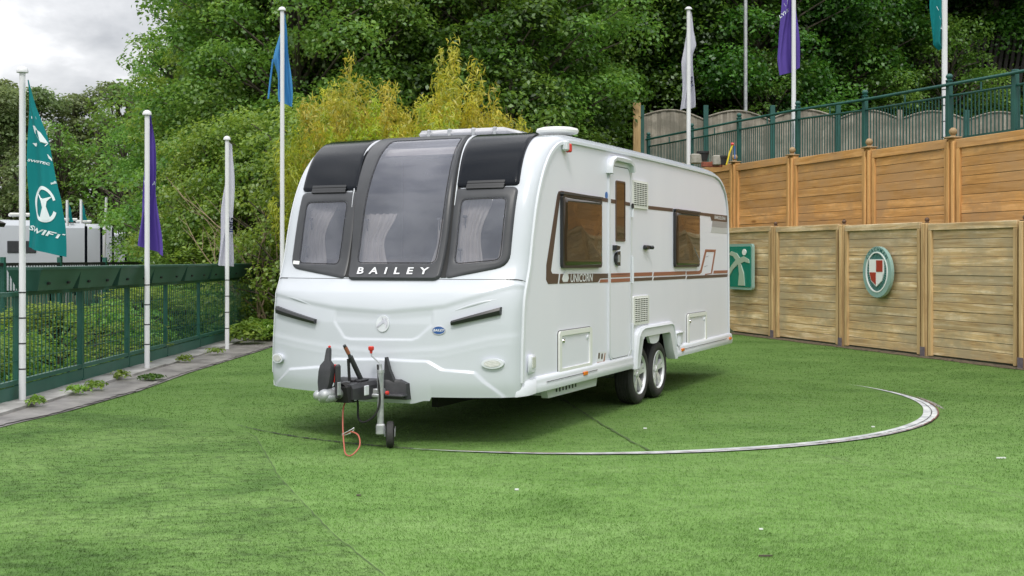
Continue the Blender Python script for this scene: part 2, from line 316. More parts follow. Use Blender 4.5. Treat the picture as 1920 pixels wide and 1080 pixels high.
# turf
def turf_mat(name, a, b, c, streak):
    m = bpy.data.materials.new(name); m.use_nodes = True; nt = m.node_tree; p = nt.nodes['Principled BSDF']; L = nt.links.new
    tc = N(nt, 'ShaderNodeTexCoord')
    mp = N(nt, 'ShaderNodeMapping'); mp.inputs['Scale'].default_value = (1, 1.6, 1); mp.inputs['Rotation'].default_value = (0, 0, R(-25)); L(tc.outputs['Object'], mp.inputs[0])
    big = N(nt, 'ShaderNodeTexNoise', i_Scale=.8, i_Detail=5.0, i_Roughness=.62, i_Distortion=.4); L(mp.outputs[0], big.inputs['Vector'])
    mid = N(nt, 'ShaderNodeTexNoise', i_Scale=7.0, i_Detail=6.0, i_Roughness=.7); L(mp.outputs[0], mid.inputs['Vector'])
    fine = N(nt, 'ShaderNodeTexNoise', i_Scale=60.0, i_Detail=4.0, i_Roughness=.75); L(tc.outputs['Object'], fine.inputs['Vector'])
    r1 = ramp(nt, [(.30, a), (.5, b), (.72, c)], big.outputs[0])
    r2 = ramp(nt, [(.36, 1 - streak), (.54, 1.)], mid.outputs[0]); m1 = N(nt, 'ShaderNodeMixRGB', blend_type='MULTIPLY', i_0=1.0); L(r1.outputs[0], m1.inputs[1]); L(r2.outputs[0], m1.inputs[2])
    r3 = ramp(nt, [(.36, .72), (.5, 1.), (.64, 1.22)], fine.outputs[0]); m2 = N(nt, 'ShaderNodeMixRGB', blend_type='MULTIPLY', i_0=1.0); L(m1.outputs[0], m2.inputs[1]); L(r3.outputs[0], m2.inputs[2])
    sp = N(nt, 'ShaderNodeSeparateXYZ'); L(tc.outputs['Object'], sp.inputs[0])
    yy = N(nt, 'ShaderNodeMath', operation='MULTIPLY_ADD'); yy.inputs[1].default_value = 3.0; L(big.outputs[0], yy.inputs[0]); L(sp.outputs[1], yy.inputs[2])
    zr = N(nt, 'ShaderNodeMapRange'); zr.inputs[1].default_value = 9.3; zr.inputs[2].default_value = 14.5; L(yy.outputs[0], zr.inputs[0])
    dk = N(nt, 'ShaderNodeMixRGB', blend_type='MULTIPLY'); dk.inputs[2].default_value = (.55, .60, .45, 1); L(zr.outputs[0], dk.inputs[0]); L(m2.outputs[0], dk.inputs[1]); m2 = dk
    L(m2.outputs[0], p.inputs['Base Color']); p.inputs['Roughness'].default_value = .85; p.inputs['Specular IOR Level'].default_value = .15
    p.inputs['Sheen Weight'].default_value = .12; p.inputs['Sheen Tint'].default_value = (.6, .9, .4, 1)
    ad = N(nt, 'ShaderNodeMath', operation='MULTIPLY_ADD'); ad.inputs[1].default_value = 1.6; L(mid.outputs[0], ad.inputs[0]); L(fine.outputs[0], ad.inputs[2])
    b2 = N(nt, 'ShaderNodeBump', i_Strength=.5, i_Distance=.018); L(ad.outputs[0], b2.inputs['Height']); L(b2.outputs[0], p.inputs['Normal'])
    return m
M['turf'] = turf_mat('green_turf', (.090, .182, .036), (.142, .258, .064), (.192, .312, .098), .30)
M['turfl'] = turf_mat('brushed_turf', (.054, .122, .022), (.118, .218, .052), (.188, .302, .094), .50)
M['seam'] = mat('turf_joint', (.055, .095, .03), .95, noise=(9, .5, (.07, .12, .03), 5.))
M['leafmid'] = leaf_mat('leaf_mid_green', (.042, .110, .010), (.108, .230, .028), (.225, .365, .062))
M['leaflight'] = leaf_mat('leaf_light_green', (.07, .15, .014), (.17, .29, .034), (.30, .42, .07))
M['leafdark'] = leaf_mat('leaf_dark_green', (.014, .052, .006), (.048, .138, .012), (.13, .275, .030))
M['leafgrey'] = leaf_mat('leaf_grey_green', (.08, .125, .04), (.16, .235, .075), (.26, .34, .14))
M['leafgold'] = leaf_mat('leaf_golden_bamboo', (.19, .26, .022), (.45, .46, .045), (.74, .64, .08), .5)
M['leaflime'] = leaf_mat('leaf_lime_bamboo', (.13, .23, .015), (.33, .41, .03), (.54, .56, .06), .5)

# ------------------------------------------------------------------ ground & hillside
WA = np.array([6.777, 16.288]); WB = np.array([4.81, 22.59])      # foot of the lower timber wall
WD = (WB - WA) / np.linalg.norm(WB - WA); WN = np.array([-WD[1], WD[0]]) * -1   # WN points away from the yard
if WN[0] < 0: WN = -WN
def ss(a, b, x): t = min(1, max(0, (x - a) / (b - a))); return t * t * (3 - 2 * t)
def terrain(x, y):
    d = (x - WA[0]) * WN[0] + (y - WA[1]) * WN[1]
    right = ss(1.2, 2.0, d) * ss(24, 29.5, y + max(0, d) * 3)
    h_hill = max(0, (y - 24)) * .36 * ss(-.315, -.245, x / max(y, 1))
    h_left = -1.9 * ss(-5.7, -8.5, x) * (1 - ss(24, 34, y)) 
    h_left += -.6 * ss(-8, -12, x) * ss(24, 34, y)
    h_t = 3.35 + max(0, y - 34) * .5
    h = (h_hill + h_left) * (1 - right) + h_t * right if y > 20 or d < 1.2 else 3.35 * ss(1.2, 2.0, d)
    h = min(h, 17)
    if y < 23 and -5.7 < x and d < 1.2: h = -.03
    return h + (0.12 * math.sin(x * 1.3) * math.sin(y * 1.7) if (h > .3 or h < -.3) else 0)
xs = list(np.arange(-30, 30, .5)); xs = [-900, -300, -120, -70, -45] + xs + [30, 45, 70, 120, 300, 900]
ys = [-300, -60, -20] + list(np.arange(-6, 62, .5)) + [62, 75, 100, 300, 900]
g = MB(); g.grid([[(x, y, terrain(x, y) - (.03 if -6 < x < 8 and y < 24 else 0)) for x in xs] for y in ys])
struct(g.build('ground', M['soil'], smooth=True))

# turf surface, split along the joint in the photo's left foreground
kerb_edge = [(-4.75, -3), (-4.62, 6), (-4.55, 9), (-4.49, 10.76), (-4.32, 11.68), (-4.18, 13.55), (-4.2, 15.76), (-4.06, 19.36), (-4.0, 23.4)]
joint = [(1.0, -3), (.1, 2.5), (-.59, 5.69), (-.97, 6.58), (-1.55, 8.2), (-2.11, 10.11), (-2.24, 10.35), (-3.27, 11.35), (-4.30, 11.8)]
wall_foot = [tuple(WA + WD * k + WN * .05) for k in (-22, 0, 6, 11)]
turf_r = joint + kerb_edge[5:] + [wall_foot[3], wall_foot[2], wall_foot[1], wall_foot[0]]
def flat(name, poly, z, m, thick=0, smooth=False):
    b = MB(); n = len(poly); b.add([(x, y, z) for x, y in poly], [tuple(range(n))])
    import bmesh
    o = b.build(name, m); bm = bmesh.new(); bm.from_mesh(o.data); bmesh.ops.triangulate(bm, faces=bm.faces)
    for f in bm.faces:
        if f.normal.z < 0: f.normal_flip()
    bm.to_mesh(o.data); bm.free(); return o
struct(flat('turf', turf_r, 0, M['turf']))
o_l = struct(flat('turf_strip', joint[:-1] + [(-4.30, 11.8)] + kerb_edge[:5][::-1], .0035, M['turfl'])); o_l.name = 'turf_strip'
def ribbon(name, pts, w_, z, m, jitter=0):
    b = MB(); P = []
    D = []
    for i in range(len(pts) - 1):
        a = Vector(pts[i]); c = Vector(pts[i + 1]); n = max(2, int((c - a).length / .08))
        for k in range(n): D.append(a.lerp(c, k / n))
    D.append(Vector(pts[-1])); rows = []
    for i, p in enumerate(D):
        t = (D[min(i + 1, len(D) - 1)] - D[max(i - 1, 0)]).normalized(); nn = Vector((-t.y, t.x))
        j = random.gauss(0, jitter); ww = w_ * random.uniform(.4, 1.3) if jitter else w_
        rows.append([(p.x + nn.x * (j - ww / 2), p.y + nn.y * (j - ww / 2), z), (p.x + nn.x * (j + ww / 2), p.y + nn.y * (j + ww / 2), z)])
    b.grid(rows); o = b.build(name, m, fix=False)
    return struct(o)
ribbon('turf_joint_line', joint[1:7], .007, .0075, M['seam'], .003)
ribbon('turf_joint_line', [(.46, 13.29), (.75, 11.2), (1.04, 9.41)], .022, .0075, M['seam'], .006)
ribbon('turf_joint_line', [(2.25, 9.35), (2.6, 8.5), (3.08, 7.61), (3.5, 6.9)], .009, .0075, M['seam'], .005)
# turntable ring
RC = np.array([.598, 12.857])
def ring(name, r0, r1, a0, a1, z, m, t0=0, t1=0, jit=0):
    rows = []; n = 200
    for i in range(n + 1):
        k = i / n; a = R(a0 + (a1 - a0) * k); f = 1
        if t0: f *= min(1, k / t0)
        if t1: f *= min(1, (1 - k) / t1)
        f = max(f, .02); q0 = r1 - (r1 - r0) * f + random.gauss(0, jit); q1 = r1 + random.gauss(0, jit)
        rows.append([(RC[0] + q0 * math.cos(a), RC[1] + q0 * math.sin(a), z), (RC[0] + q1 * math.cos(a), RC[1] + q1 * math.sin(a), z)])
    b = MB(); b.grid(rows); return struct(b.build(name, m, fix=False))
ring('turntable_ring', 3.52, 3.655, -114, 24, .0075, M['ringw'], .30, .3)
ring('turntable_gap', 3.592, 3.600, -75, 12, .0115, M['ringd'], .2, .2, .002)
ring('turntable_gap', 3.655, 3.664, -118, 26, .0075, M['ringd'], .02, .1, .003)
ring('turntable_rust_edge', 3.650, 3.664, -116, 14, .0155, M['ringr'], .1, .2, .003)
ring('turntable_gap', 3.615, 3.635, -146, -112, .0075, M['ringd'], .3, 0, .008)
ring('turntable_gap', 3.66, 3.73, -14, 4, .0035, M['conc2'], .4, .4, .003)

# concrete kerb strip under the balustrade: slabs with a crack
b = MB(); y = -2.
while y < 23.5:
    l = random.uniform(1.1, 1.7); 
    x0 = -5.32; e0 = np.interp(y, [p[1] for p in kerb_edge], [p[0] for p in kerb_edge]) + .04; e1 = np.interp(y + l, [p[1] for p in kerb_edge], [p[0] for p in kerb_edge]) + .04
    xm = -4.72 + random.uniform(-.03, .03); z = .035 + random.uniform(-.008, .01)
    b.prism([(x0, y + .01), (xm, y + .01), (xm + random.uniform(-.03, .03), y + l - .01), (x0, y + l - .01)], -.1, z, 'z'); y += l
struct(b.build('kerb_strip', M['conc']))
b = MB(); rows = []
for y in np.arange(-2, 23.6, .3):
    e = np.interp(y, [p[1] for p in kerb_edge], [p[0] for p in kerb_edge]) + .05
    rows.append([(-4.78, y, .012), ((-4.78 + e) / 2, y, .016 + random.uniform(-.004, .006)), (e, y, .010)])
b.grid(rows); struct(b.build('path', M['conc2'], smooth=True))
ribbon('soil_edge', [(x_ - .01, y_) for x_, y_ in kerb_edge[1:]], .07, .020, M['conc2'], .016)
# dark pipe lying over the kerb at the far left
b = MB(); b.tube([(-5.35, 11.6, .12), (-5.2, 11.75, .14), (-5.02, 11.9, .10), (-4.95, 11.7, .03), (-4.9, 11.3, .03), (-4.95, 10.9, .03)], .018, 8)
tag(b.build('hose', M['gasket'], smooth=True), 'short black hose drooping over the concrete kerb at the foot of the nearest flagpole', 'hose')

# ------------------------------------------------------------------ text helper
def text_mesh(s, size=1, shear=0, bold=0, sx=1, spacing=1):
    cu = bpy.data.curves.new('t', 'FONT'); cu.body = s; cu.size = size; cu.shear = shear; cu.offset = bold; cu.align_x = 'CENTER'; cu.align_y = 'CENTER'; cu.space_character = spacing
    cu.resolution_u = 3
    o = bpy.data.objects.new('t', cu); COL.objects.link(o); bpy.context.view_layer.update()
    me = bpy.data.meshes.new_from_object(o.evaluated_get(bpy.context.evaluated_depsgraph_get()))
    vs = [(v.co.x * sx, v.co.y) for v in me.vertices]; fs = [tuple(p.vertices) for p in me.polygons]
    bpy.data.objects.remove(o); bpy.data.curves.remove(cu); bpy.data.meshes.remove(me)
    return vs, fs
def put_text(name, txt, fn, m, parent, **k):
    """fn(x,y) -> 3D point"""
    vs, fs = text_mesh(txt, **k); b = MB(); b.add([fn(x, y) for x, y in vs], fs); return b.build(name, m, parent, fix=False)

# ------------------------------------------------------------------ the touring caravan
OX, OY = .105, 9.676; SA = math.atan2(2300, 1028)
van = thing('touring_caravan', 'large white touring caravan with dark three-part front window, parked on the turf turntable', 'caravan', (OX, OY, 0), SA)
W = 2.32
P0 = np.array([(-.10, .36), (-.125, .5), (-.12, .7), (-.106, .98), (-.083, 1.16), (-.035, 1.30), (.025, 1.45), (.088, 1.7), (.16, 1.93), (.25, 2.12), (.36, 2.28), (.48, 2.395), (.62, 2.475), (.78, 2.52), (.98, 2.54), (1.2, 2.545)])
def catmull(P, n=12):
    Q = []
    for i in range(len(P) - 1):
        p0 = P[max(i - 1, 0)]; p1 = P[i]; p2 = P[i + 1]; p3 = P[min(i + 2, len(P) - 1)]
        for k in range(n):
            t = k / n; Q.append(.5 * ((2 * p1) + (-p0 + p2) * t + (2 * p0 - 5 * p1 + 4 * p2 - p3) * t ** 2 + (-p0 + 3 * p1 - 3 * p2 + p3) * t ** 3))
    Q.append(P[-1]); return np.array(Q)
QF = catmull(P0); SF = np.r_[0, np.cumsum(np.hypot(*np.diff(QF, axis=0).T))]; SMAX = SF[-1]
REAR = catmull(np.array([(1.2, 2.545), (2.2, 2.555), (3.5, 2.56), (4.8, 2.56), (5.5, 2.555), (5.85, 2.54), (6.08, 2.49), (6.28, 2.39), (6.42, 2.24), (6.49, 2.05), (6.52, 1.8), (6.535, 1.2), (6.545, .8), (6.55, .40)]), 8)
FULL = np.vstack([QF, REAR[1:]]); SFULL = np.r_[0, np.cumsum(np.hypot(*np.diff(FULL, axis=0).T))]
TN = np.gradient(FULL, axis=0); TN /= np.linalg.norm(TN, axis=1)[:, None]; NRM = np.stack([-TN[:, 1], TN[:, 0]], 1)
BZ = [(0, .30), (.6, .29), (.85, .26), (1.0, .21), (1.3, .17), (1.7, .15), (2.1, .12), (2.5, .08), (3, 0)]
CREST = [(-.1, .93), (.045, .93), (.563, .764), (1.05, .717), (1.542, .741), (2.231, .83), (2.4, .84)]
WIDE = [(0, .5), (.209, .476), (.544, .394), (1.075, .359), (1.517, .382), (2.249, .447), (2.4, .46)]
BUMP = [(.10, 0), (.153, .071), (.304, .229), (.544, .247), (.664, .312), (1.075, .318), (1.511, .305), (1.643, .235), (2.022, .194), (2.205, .047), (2.25, 0)]
TRAP = [(.64, .60), (.75, .50), (.80, .478), (1.36, .470), (1.42, .482), (1.52, .60)]
def ipl(T, v): return float(np.interp(v, [a for a, _ in T], [b_ for _, b_ in T]))
def disp(v, s_):
    if s_ > 1.1: return 0
    d = 0
    c = ipl(CREST, v); d += .012 * ss(.94, c + .0, s_) if s_ < .94 and c < .94 else 0
    d -= .009 * ss(c + .0, c - .05, s_)
    wv = ipl(WIDE, v); d += .005 * math.exp(-((s_ - wv) / .03) ** 2) + .006 * ss(wv, wv - .05, s_)
    if .1 < v < 2.25: d += .017 * ss(ipl(BUMP, v) + .009, ipl(BUMP, v) - .006, s_)
    if .64 < v < 1.52:
        t = ipl(TRAP, v); d -= .008 * ss(t - .008, t + .010, s_) * ss(c - .02, c - .10, s_)
    return d
def bodypt(v, s_, off=0, inset=True):
    u = np.interp(s_, SFULL, FULL[:, 0]); z = np.interp(s_, SFULL, FULL[:, 1]); nx = np.interp(s_, SFULL, NRM[:, 0]); nz = np.interp(s_, SFULL, NRM[:, 1])
    x = min(1, abs(v - W / 2) / (W / 2)); A = ipl(BZ, s_) if s_ < 3 else 0
    e = min(v, W - v); r = .075; ins = 0
    if inset and e < r: ins = r - math.sqrt(max(0, r * r - (r - e) ** 2)); ins *= .8
    du = -A * (1 - x ** 2.3)
    u2 = u + du; q = off - ins
    # side slope of the bow tilts the normal; fine for thin offsets
    dd = disp(v, s_) if s_ < 1.2 else 0
    z2 = z
    if s_ < .16: z2 += (-.055 * ss(.46, .34, abs(v - 1.14)) * (.45 if abs(v - 1.14) < .5 else 0) + (.03 if abs(v - 1.14) > .5 else 0)) * (1 - s_ / .16)
    return Vector((u2 + nx * q - dd, v, z2 + nz * q))
def loop(quad, r, ne=14, nc=6):
    """rounded closed loop in (v,s) space; quad TL,TR,BR,BL as seen (s up)"""
    q = [Vector(p) for p in quad]; out = []
    for i in range(4):
        p = q[i]; a = (q[i - 1] - p); b_ = (q[(i + 1) % 4] - p); la, lb = a.length, b_.length; rr = r[i] if hasattr(r, '__len__') else r
        pa = p + a.normalized() * min(rr, la * .48); pb = p + b_.normalized() * min(rr, lb * .48)
        for k in range(nc):
            t = k / (nc - 1); out.append(pa * (1 - t) ** 2 + p * 2 * t * (1 - t) + pb * t * t)
        nx_ = q[(i + 1) % 4]; rn = r[(i + 1) % 4] if hasattr(r, '__len__') else r
        nb = nx_ + (p - nx_).normalized() * min(rn, lb * .48)
        for k in range(1, ne): out.append(pb.lerp(nb, k / ne))
    return out
def shell(loops, fill=False, sub=1, par=None, name='', m=None, smooth=40):
    """loops: list of (loop, offset)"""
    rows = []
    for i, (lp, of) in enumerate(loops):
        if i:
            pl, po = loops[i - 1]; d = max((a - b_).length for a, b_ in zip(pl, lp)); k_ = max(1, int(d / .03))
            for k in range(1, k_): t = k / k_; rows.append([bodypt(*(a.lerp(b_, t)), po + (of - po) * t) for a, b_ in zip(pl, lp)])
        rows.append([bodypt(*p, of) for p in lp])
    if fill:
        lp, of = loops[-1]; c = sum((Vector(p) for p in lp), Vector((0, 0))) / len(lp)
        K = 14
        for k in range(1, K): rows.append([bodypt(*(p.lerp(c, k / K)), of) for p in lp])
        cen = bodypt(*c, of)
    n = len(rows[0]); b = MB(); vs = [p for r_ in rows for p in r_]
    fs = [(i * n + j, i * n + (j + 1) % n, (i + 1) * n + (j + 1) % n, (i + 1) * n + j) for i in range(len(rows) - 1) for j in range(n)]
    if fill: vs.append(cen); fs += [((len(rows) - 1) * n + j, (len(rows) - 1) * n + (j + 1) % n, len(vs) - 1) for j in range(n)]
    b.add(vs, fs); return b.build(name, m, par, smooth=smooth)
def grow(lp, d):
    c = sum((Vector(p) for p in lp), Vector((0, 0))) / len(lp); out = []
    n = len(lp)
    for i in range(n):
        t = (lp[(i + 1) % n] - lp[i - 1]); t = t.normalized() if t.length > 1e-9 else Vector((1, 0)); nn = Vector((t.y, -t.x))
        if nn.dot(lp[i] - c) < 0: nn = -nn
        out.append(lp[i] + nn * d)
    return out
def warpC(lp): return [Vector((p.x - .072 * math.sin(math.pi * min(1, max(0, (p.y - .95) / 1.62))) * min(1, max(0, (1.2 - p.x) / .5)), p.y)) for p in lp]
PANES = {
 'L': loop([(2.105, 1.645), (1.637, 1.645), (1.605, 1.076), (2.073, 1.088)], .06),
 'R': loop([(.582, 1.641), (.197, 1.652), (.185, 1.117), (.557, 1.08)], .06),
 'C': loop([(1.50, 2.36), (.83, 2.37), (.715, 1.085), (1.425, 1.085)], .06)}
OUTER = {
 'L': loop([(2.186, 1.735), (1.560, 1.725), (1.512, .964), (2.167, 1.058)], (.05, .03, .04, .10)),
 'R': loop([(.642, 1.729), (.135, 1.745), (.125, 1.076), (.600, .968)], (.03, .05, .10, .04)),
 'C': loop([(1.700, 2.575), (.830, 2.575), (.645, .953), (1.475, .953)], (.05, .05, .05, .05))}
PANES['C'] = warpC(PANES['C']); OUTER['C'] = warpC(OUTER['C'])
LIDS = {'L': loop([(2.30, 2.585), (1.752, 2.565), (1.575, 1.750), (2.193, 1.752)], (.06, .03, .03, .03)), 'R': loop([(.775, 2.57), (.215, 2.587), (.135, 1.764), (.640, 1.748)], (.03, .06, .03, .03))}
def inside(p, lp):
    c = False; n = len(lp); x, y = p
    for i in range(n):
        a, b_ = lp[i], lp[i - 1]
        if (a.y > y) != (b_.y > y) and x < (b_.x - a.x) * (y - a.y) / (b_.y - a.y) + a.x: c = not c
    return c
vst = [0, .004, .012, .025, .045, .075] + list(np.linspace(.095, W - .095, 170)) + [W - q for q in (.075, .045, .025, .012, .004, 0)]
def bodygrid(name, s_list, m, holes=True):
    big = [grow(l, .012) for l in PANES.values()] if holes else []
    b = MB(); P = [[bodypt(v, s_) for v in vst] for s_ in s_list]; w_ = len(vst); vs = [p for r_ in P for p in r_]; fs = []
    for i in range(len(s_list) - 1):
        sm = (s_list[i] + s_list[i + 1]) / 2
        for j in range(w_ - 1):
            vm = (vst[j] + vst[j + 1]) / 2
            if holes and sm < 2.6 and any(inside((vm, sm), h) for h in big): continue
            fs.append((i * w_ + j, i * w_ + j + 1, (i + 1) * w_ + j + 1, (i + 1) * w_ + j))
    b.add(vs, fs); return b.build(name, m, van, smooth=True, fix=False)
s_low = list(np.linspace(0, .96, 130)); s_up = list(np.linspace(.965, 2.93, 95))
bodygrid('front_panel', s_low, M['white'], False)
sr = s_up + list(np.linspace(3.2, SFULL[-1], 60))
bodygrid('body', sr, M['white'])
# side walls with wheel-arch cut-out
ARCH = [(2.79, .40), (2.905, .665), (2.95, .69), (3.80, .69), (3.84, .67), (4.015, .40)]
def side_wall(v, name, sgn):
    pts = []
    for s_ in np.linspace(0.0, SFULL[-1], 170): p = bodypt(0 if sgn < 0 else W, s_); pts.append((p.x, p.z))
    pts += [(u, z) for u, z in ARCH[::-1]]
    b = MB(); n = len(pts); b.add([(u, v, z) for u, z in pts], [tuple(range(n))]); o = b.build(name, M['side'], van, fix=False)
    import bmesh
    bm = bmesh.new(); bm.from_mesh(o.data); bmesh.ops.triangulate(bm, faces=bm.faces, ngon_method='EAR_CLIP')
    bm.to_mesh(o.data); bm.free()
side_wall(0, 'side_panel', -1); side_wall(W, 'side_panel', 1)
# floor, wheel housing, chassis
b = MB(); b.box((1.33, W / 2, .42), (2.5, W - .06, .05)); b.box((5.3, W / 2, .42), (2.4, W - .06, .05)); b.box((3.4, W / 2, .70), (1.6, W - .02, .03))
b.box((2.62, W / 2, .56), (.03, W - .04, .28)); b.box((4.2, W / 2, .56), (.03, W - .04, .28))
for q in (.75, 1.55): b.box((2.9, q, .34), (6.0, .06, .13))
b.build('chassis_floor', M['dark'], van)
b = MB()
for q in (.0, W): pass
b.tube([(3.0, .2, .30), (3.0, W - .2, .30)], .05, 10); b.tube([(3.635, .2, .30), (3.635, W - .2, .30)], .05, 10); b.build('axle', M['galv'], van, smooth=30)

def plate(name, pts, y0, y1, m, parent=van, bev=0):
    b = MB(); b.prism(pts, y0, y1, 'y'); return b.build(name, m, parent)
def rrect(u0, z0, u1, z1, r, n=5, skew=0):
    out = []
    for cx, cz, a0 in ((u1 - r, z1 - r, 0), (u0 + r, z1 - r, 90), (u0 + r, z0 + r, 180), (u1 - r, z0 + r, 270)):
        for k in range(n): a = R(a0 + 90 * k / (n - 1)); z = cz + r * math.sin(a); out.append((cx + r * math.cos(a) + skew * (z - z0), z))
    return out
def ringplate(name, outer, inner, y0, y1, m, parent=van):
    n = len(outer); b = MB(); vs = [(p, y0, q) for p, q in outer] + [(p, y1, q) for p, q in outer] + [(p, y1, q) for p, q in inner] + [(p, y0, q) for p, q in inner]
    b.add(vs, [(k * n + i, k * n + (i + 1) % n, ((k + 1) % 4) * n + (i + 1) % n, ((k + 1) % 4) * n + i) for k in range(4) for i in range(n)])
    return b.build(name, m, parent, smooth=35)
def bulge(name, outer, y0, y1, shrink, m, parent=van):
    """domed plate: outline at y0, outline a bit shrunk at y1, filled"""
    n = len(outer); cx = sum(p for p, _ in outer) / n; cz = sum(q for _, q in outer) / n
    rows = [[(p, y0, q) for p, q in outer]]
    for t in (.3, .6, 1.): rows.append([(p + (cx - p) * (0), y0 + (y1 - y0) * math.sin(t * math.pi / 2), q) if 0 else (p - math.copysign(min(abs(p - cx), shrink * (1 - math.cos(t * math.pi / 2))), p - cx), y0 + (y1 - y0) * math.sin(t * math.pi / 2), q - math.copysign(min(abs(q - cz), shrink * (1 - math.cos(t * math.pi / 2))), q - cz)) for p, q in outer])
    b = MB(); vs = [p for r_ in rows for p in r_]; fs = [(i * n + j, i * n + (j + 1) % n, (i + 1) * n + (j + 1) % n, (i + 1) * n + j) for i in range(3) for j in range(n)] + [tuple(3 * n + j for j in range(n))]
    b.add(vs, fs); return b.build(name, m, parent, smooth=35)

# edge moulding (awning rail) following the side outline, near side and far side
for sg, y_ in ((-1, -.004), (1, W + .004)):
    b = MB(); outer = []
    for s_ in np.linspace(.13, SFULL[-1] - .02, 170):
        p = bodypt(0 if sg < 0 else W, s_); nx = np.interp(s_, SFULL, NRM[:, 0]); nz = np.interp(s_, SFULL, NRM[:, 1])
        rows_ = [(p.x + nx * .012, y_ - sg * .012, p.z + nz * .012), (p.x + nx * .010, y_ + sg * .012, p.z + nz * .010), (p.x - nx * .016, y_ + sg * .014, p.z - nz * .016), (p.x - nx * .022, y_, p.z - nz * .022)]
        outer.append(rows_)
    b.grid(outer); b.build('awning_rail', M['trim'], van, smooth=40)

# front windows
fw = {}
for k in 'LCR':
    h = .030 if k == 'C' else .018
    out, pane = OUTER[k], PANES[k]
    fr = shell([(grow(out, .004), -.01), (out, h * .6), (grow(out, -.012), h), (grow(pane, .02), h + .004), (grow(pane, .0), h), (grow(pane, -.004), h - .02)], par=van, name='front_window', m=M['frame'])
    shell([(pane, h - .004)], fill=True, par=fr, name='pane', m=M['pane'])
    inner = grow(pane, -.022)
    shell([(grow(pane, -.006), h - .0015), (grow(pane, -.013), h - .0015)], par=fr, name='pane_edge', m=M['gasket'])
    fw[k] = (fr, h)
for k in 'LR':
    lid = shell([(grow(LIDS[k], .004), -.01), (LIDS[k], .018), (grow(LIDS[k], -.014), .026), (grow(LIDS[k], -.03), .027)], fill=True, par=van, name='gas_locker_lid' if 0 else 'sunroof_lid', m=M['lid'])
    q = [(2.073, 1.790), (1.694, 1.785), (1.690, 1.715), (2.070, 1.720)] if k == 'L' else [(.551, 1.790), (.241, 1.797), (.243, 1.725), (.556, 1.720)]
    for dz in (.0, .026, .05):
        q2 = [Vector(p) for p in q]; t0, t1 = dz / .075, (dz + .023) / .075
        qq = [q2[0].lerp(q2[3], t0), q2[1].lerp(q2[2], t0), q2[1].lerp(q2[2], t1), q2[0].lerp(q2[3], t1)]
        shell([(loop(qq, .006, 6, 3), -.01), (loop(qq, .006, 6, 3), .034 - .003 * (dz > 0))], fill=True, par=lid, name='hinge', m=M['black'], smooth=30)
# black channels and white strips between the panels
for q in ([(1.758, 2.57), (1.702, 2.57), (1.475, .975), (1.512, .975)], [(.826, 2.57), (.776, 2.57), (.600, .975), (.647, .975)]):
    qs = [Vector(p) for p in q]; n = 60; b = MB(); rows = []
    for i in range(n + 1):
        t = i / n; a = qs[0].lerp(qs[3], t); c = qs[1].lerp(qs[2], t); rows.append([bodypt(*p_, .007) for p_ in warpC([a.lerp(c, j / 3) for j in range(4)])])
    b.grid(rows); b.build('window_channel', M['gasket'], van, smooth=True)
    b = MB(); rows = []
    for i in range(n + 1):
        t = i / n * .62; a = qs[0].lerp(qs[3], t); c = qs[1].lerp(qs[2], t); m_ = warpC([a.lerp(c, .45)])[0]; wd = .009 * (1 - .7 * i / n)
        rows.append([bodypt(m_.x + wd, m_.y, .008), bodypt(m_.x + wd * .6, m_.y, .022), bodypt(m_.x - wd * .6, m_.y, .022), bodypt(m_.x - wd, m_.y, .008)])
    b.grid(rows); b.build('channel_trim', M['trim'], van, smooth=True)
# maker's name on the centre window
put_text('lettering', 'BAILEY', lambda x, y: bodypt(1.068 - x, 1.017 + y, .038), M['lettering'], fw['C'][0], size=.083, bold=.0018, sx=1.40, spacing=2.0)
q = [(2.135, 1.115), (2.055, 1.110), (2.053, 1.078), (2.133, 1.083)]
shell([(loop(q, .003, 4, 3), .024)], fill=True, par=fw['L'][0], name='sticker', m=M['signwhite'])
# window latches
for k, pts in (('L', [(2.05, 1.50), (2.05, 1.25), (1.66, 1.5)]), ('R', [(.545, 1.50), (.545, 1.22), (.215, 1.5)]), ('C', [(1.44, 1.48), (.765, 1.48)])):
    for (v, s_) in pts:
        p = bodypt(v, s_, -.03); b = MB(); b.box(p, (.03, .035, .022), bev=.006); b.tube([p, p + Vector((.01, 0, -.09))], .006, 6); b.build('latch', M['galv'], fw[k][0])
# interior seen through the glass: lining, curtains, roof blind, seats
b = MB(); b.box((2.1, W / 2, 1.48), (.03, W - .1, 2.0)); b.box((1.0, W / 2, .80), (2.2, W - .1, .03)); b.build('interior_bulkhead', M['interior'], van)
b = MB(); b.box((.50, W / 2, 1.02), (.5, W - .2, .25), bev=.05); b.box((.9, .45, 1.25), (1.6, .5, .45), bev=.08); b.box((.9, W - .45, 1.25), (1.6, .5, .45), bev=.08); b.build('seat', M['cush'], van)
def curtain(v0, v1, s0, s1, waves, seedx, parent):
    b = MB(); rows = []; rr = random.Random(seedx); ph = rr.random() * 6
    for i in range(24):
        t = i / 23; s_ = s0 + (s1 - s0) * t; row = []; gather = 1 - .22 * math.sin(math.pi * t) ** 2
        for j in range(50):
            a = j / 49; v = v0 + (v1 - v0) * a * gather
            dd = .012 * math.sin(a * waves * 6.28 + ph + .6 * math.sin(t * 5)) + .006 * math.sin(a * waves * 15 + t * 3)
            p = bodypt(min(W - .03, max(.03, v)), s_, -.075 + dd); row.append(p)
        rows.append(row)
    b.grid(rows); b.build('curtain', M['curtain'], parent, smooth=True, fix=False)
curtain(2.14, 1.80, 1.68, 1.05, 5, 1, fw['L'][0]); curtain(.60, .36, 1.68, 1.05, 5, 2, fw['R'][0]); curtain(.17, .25, 1.68, 1.05, 2, 3, fw['R'][0])
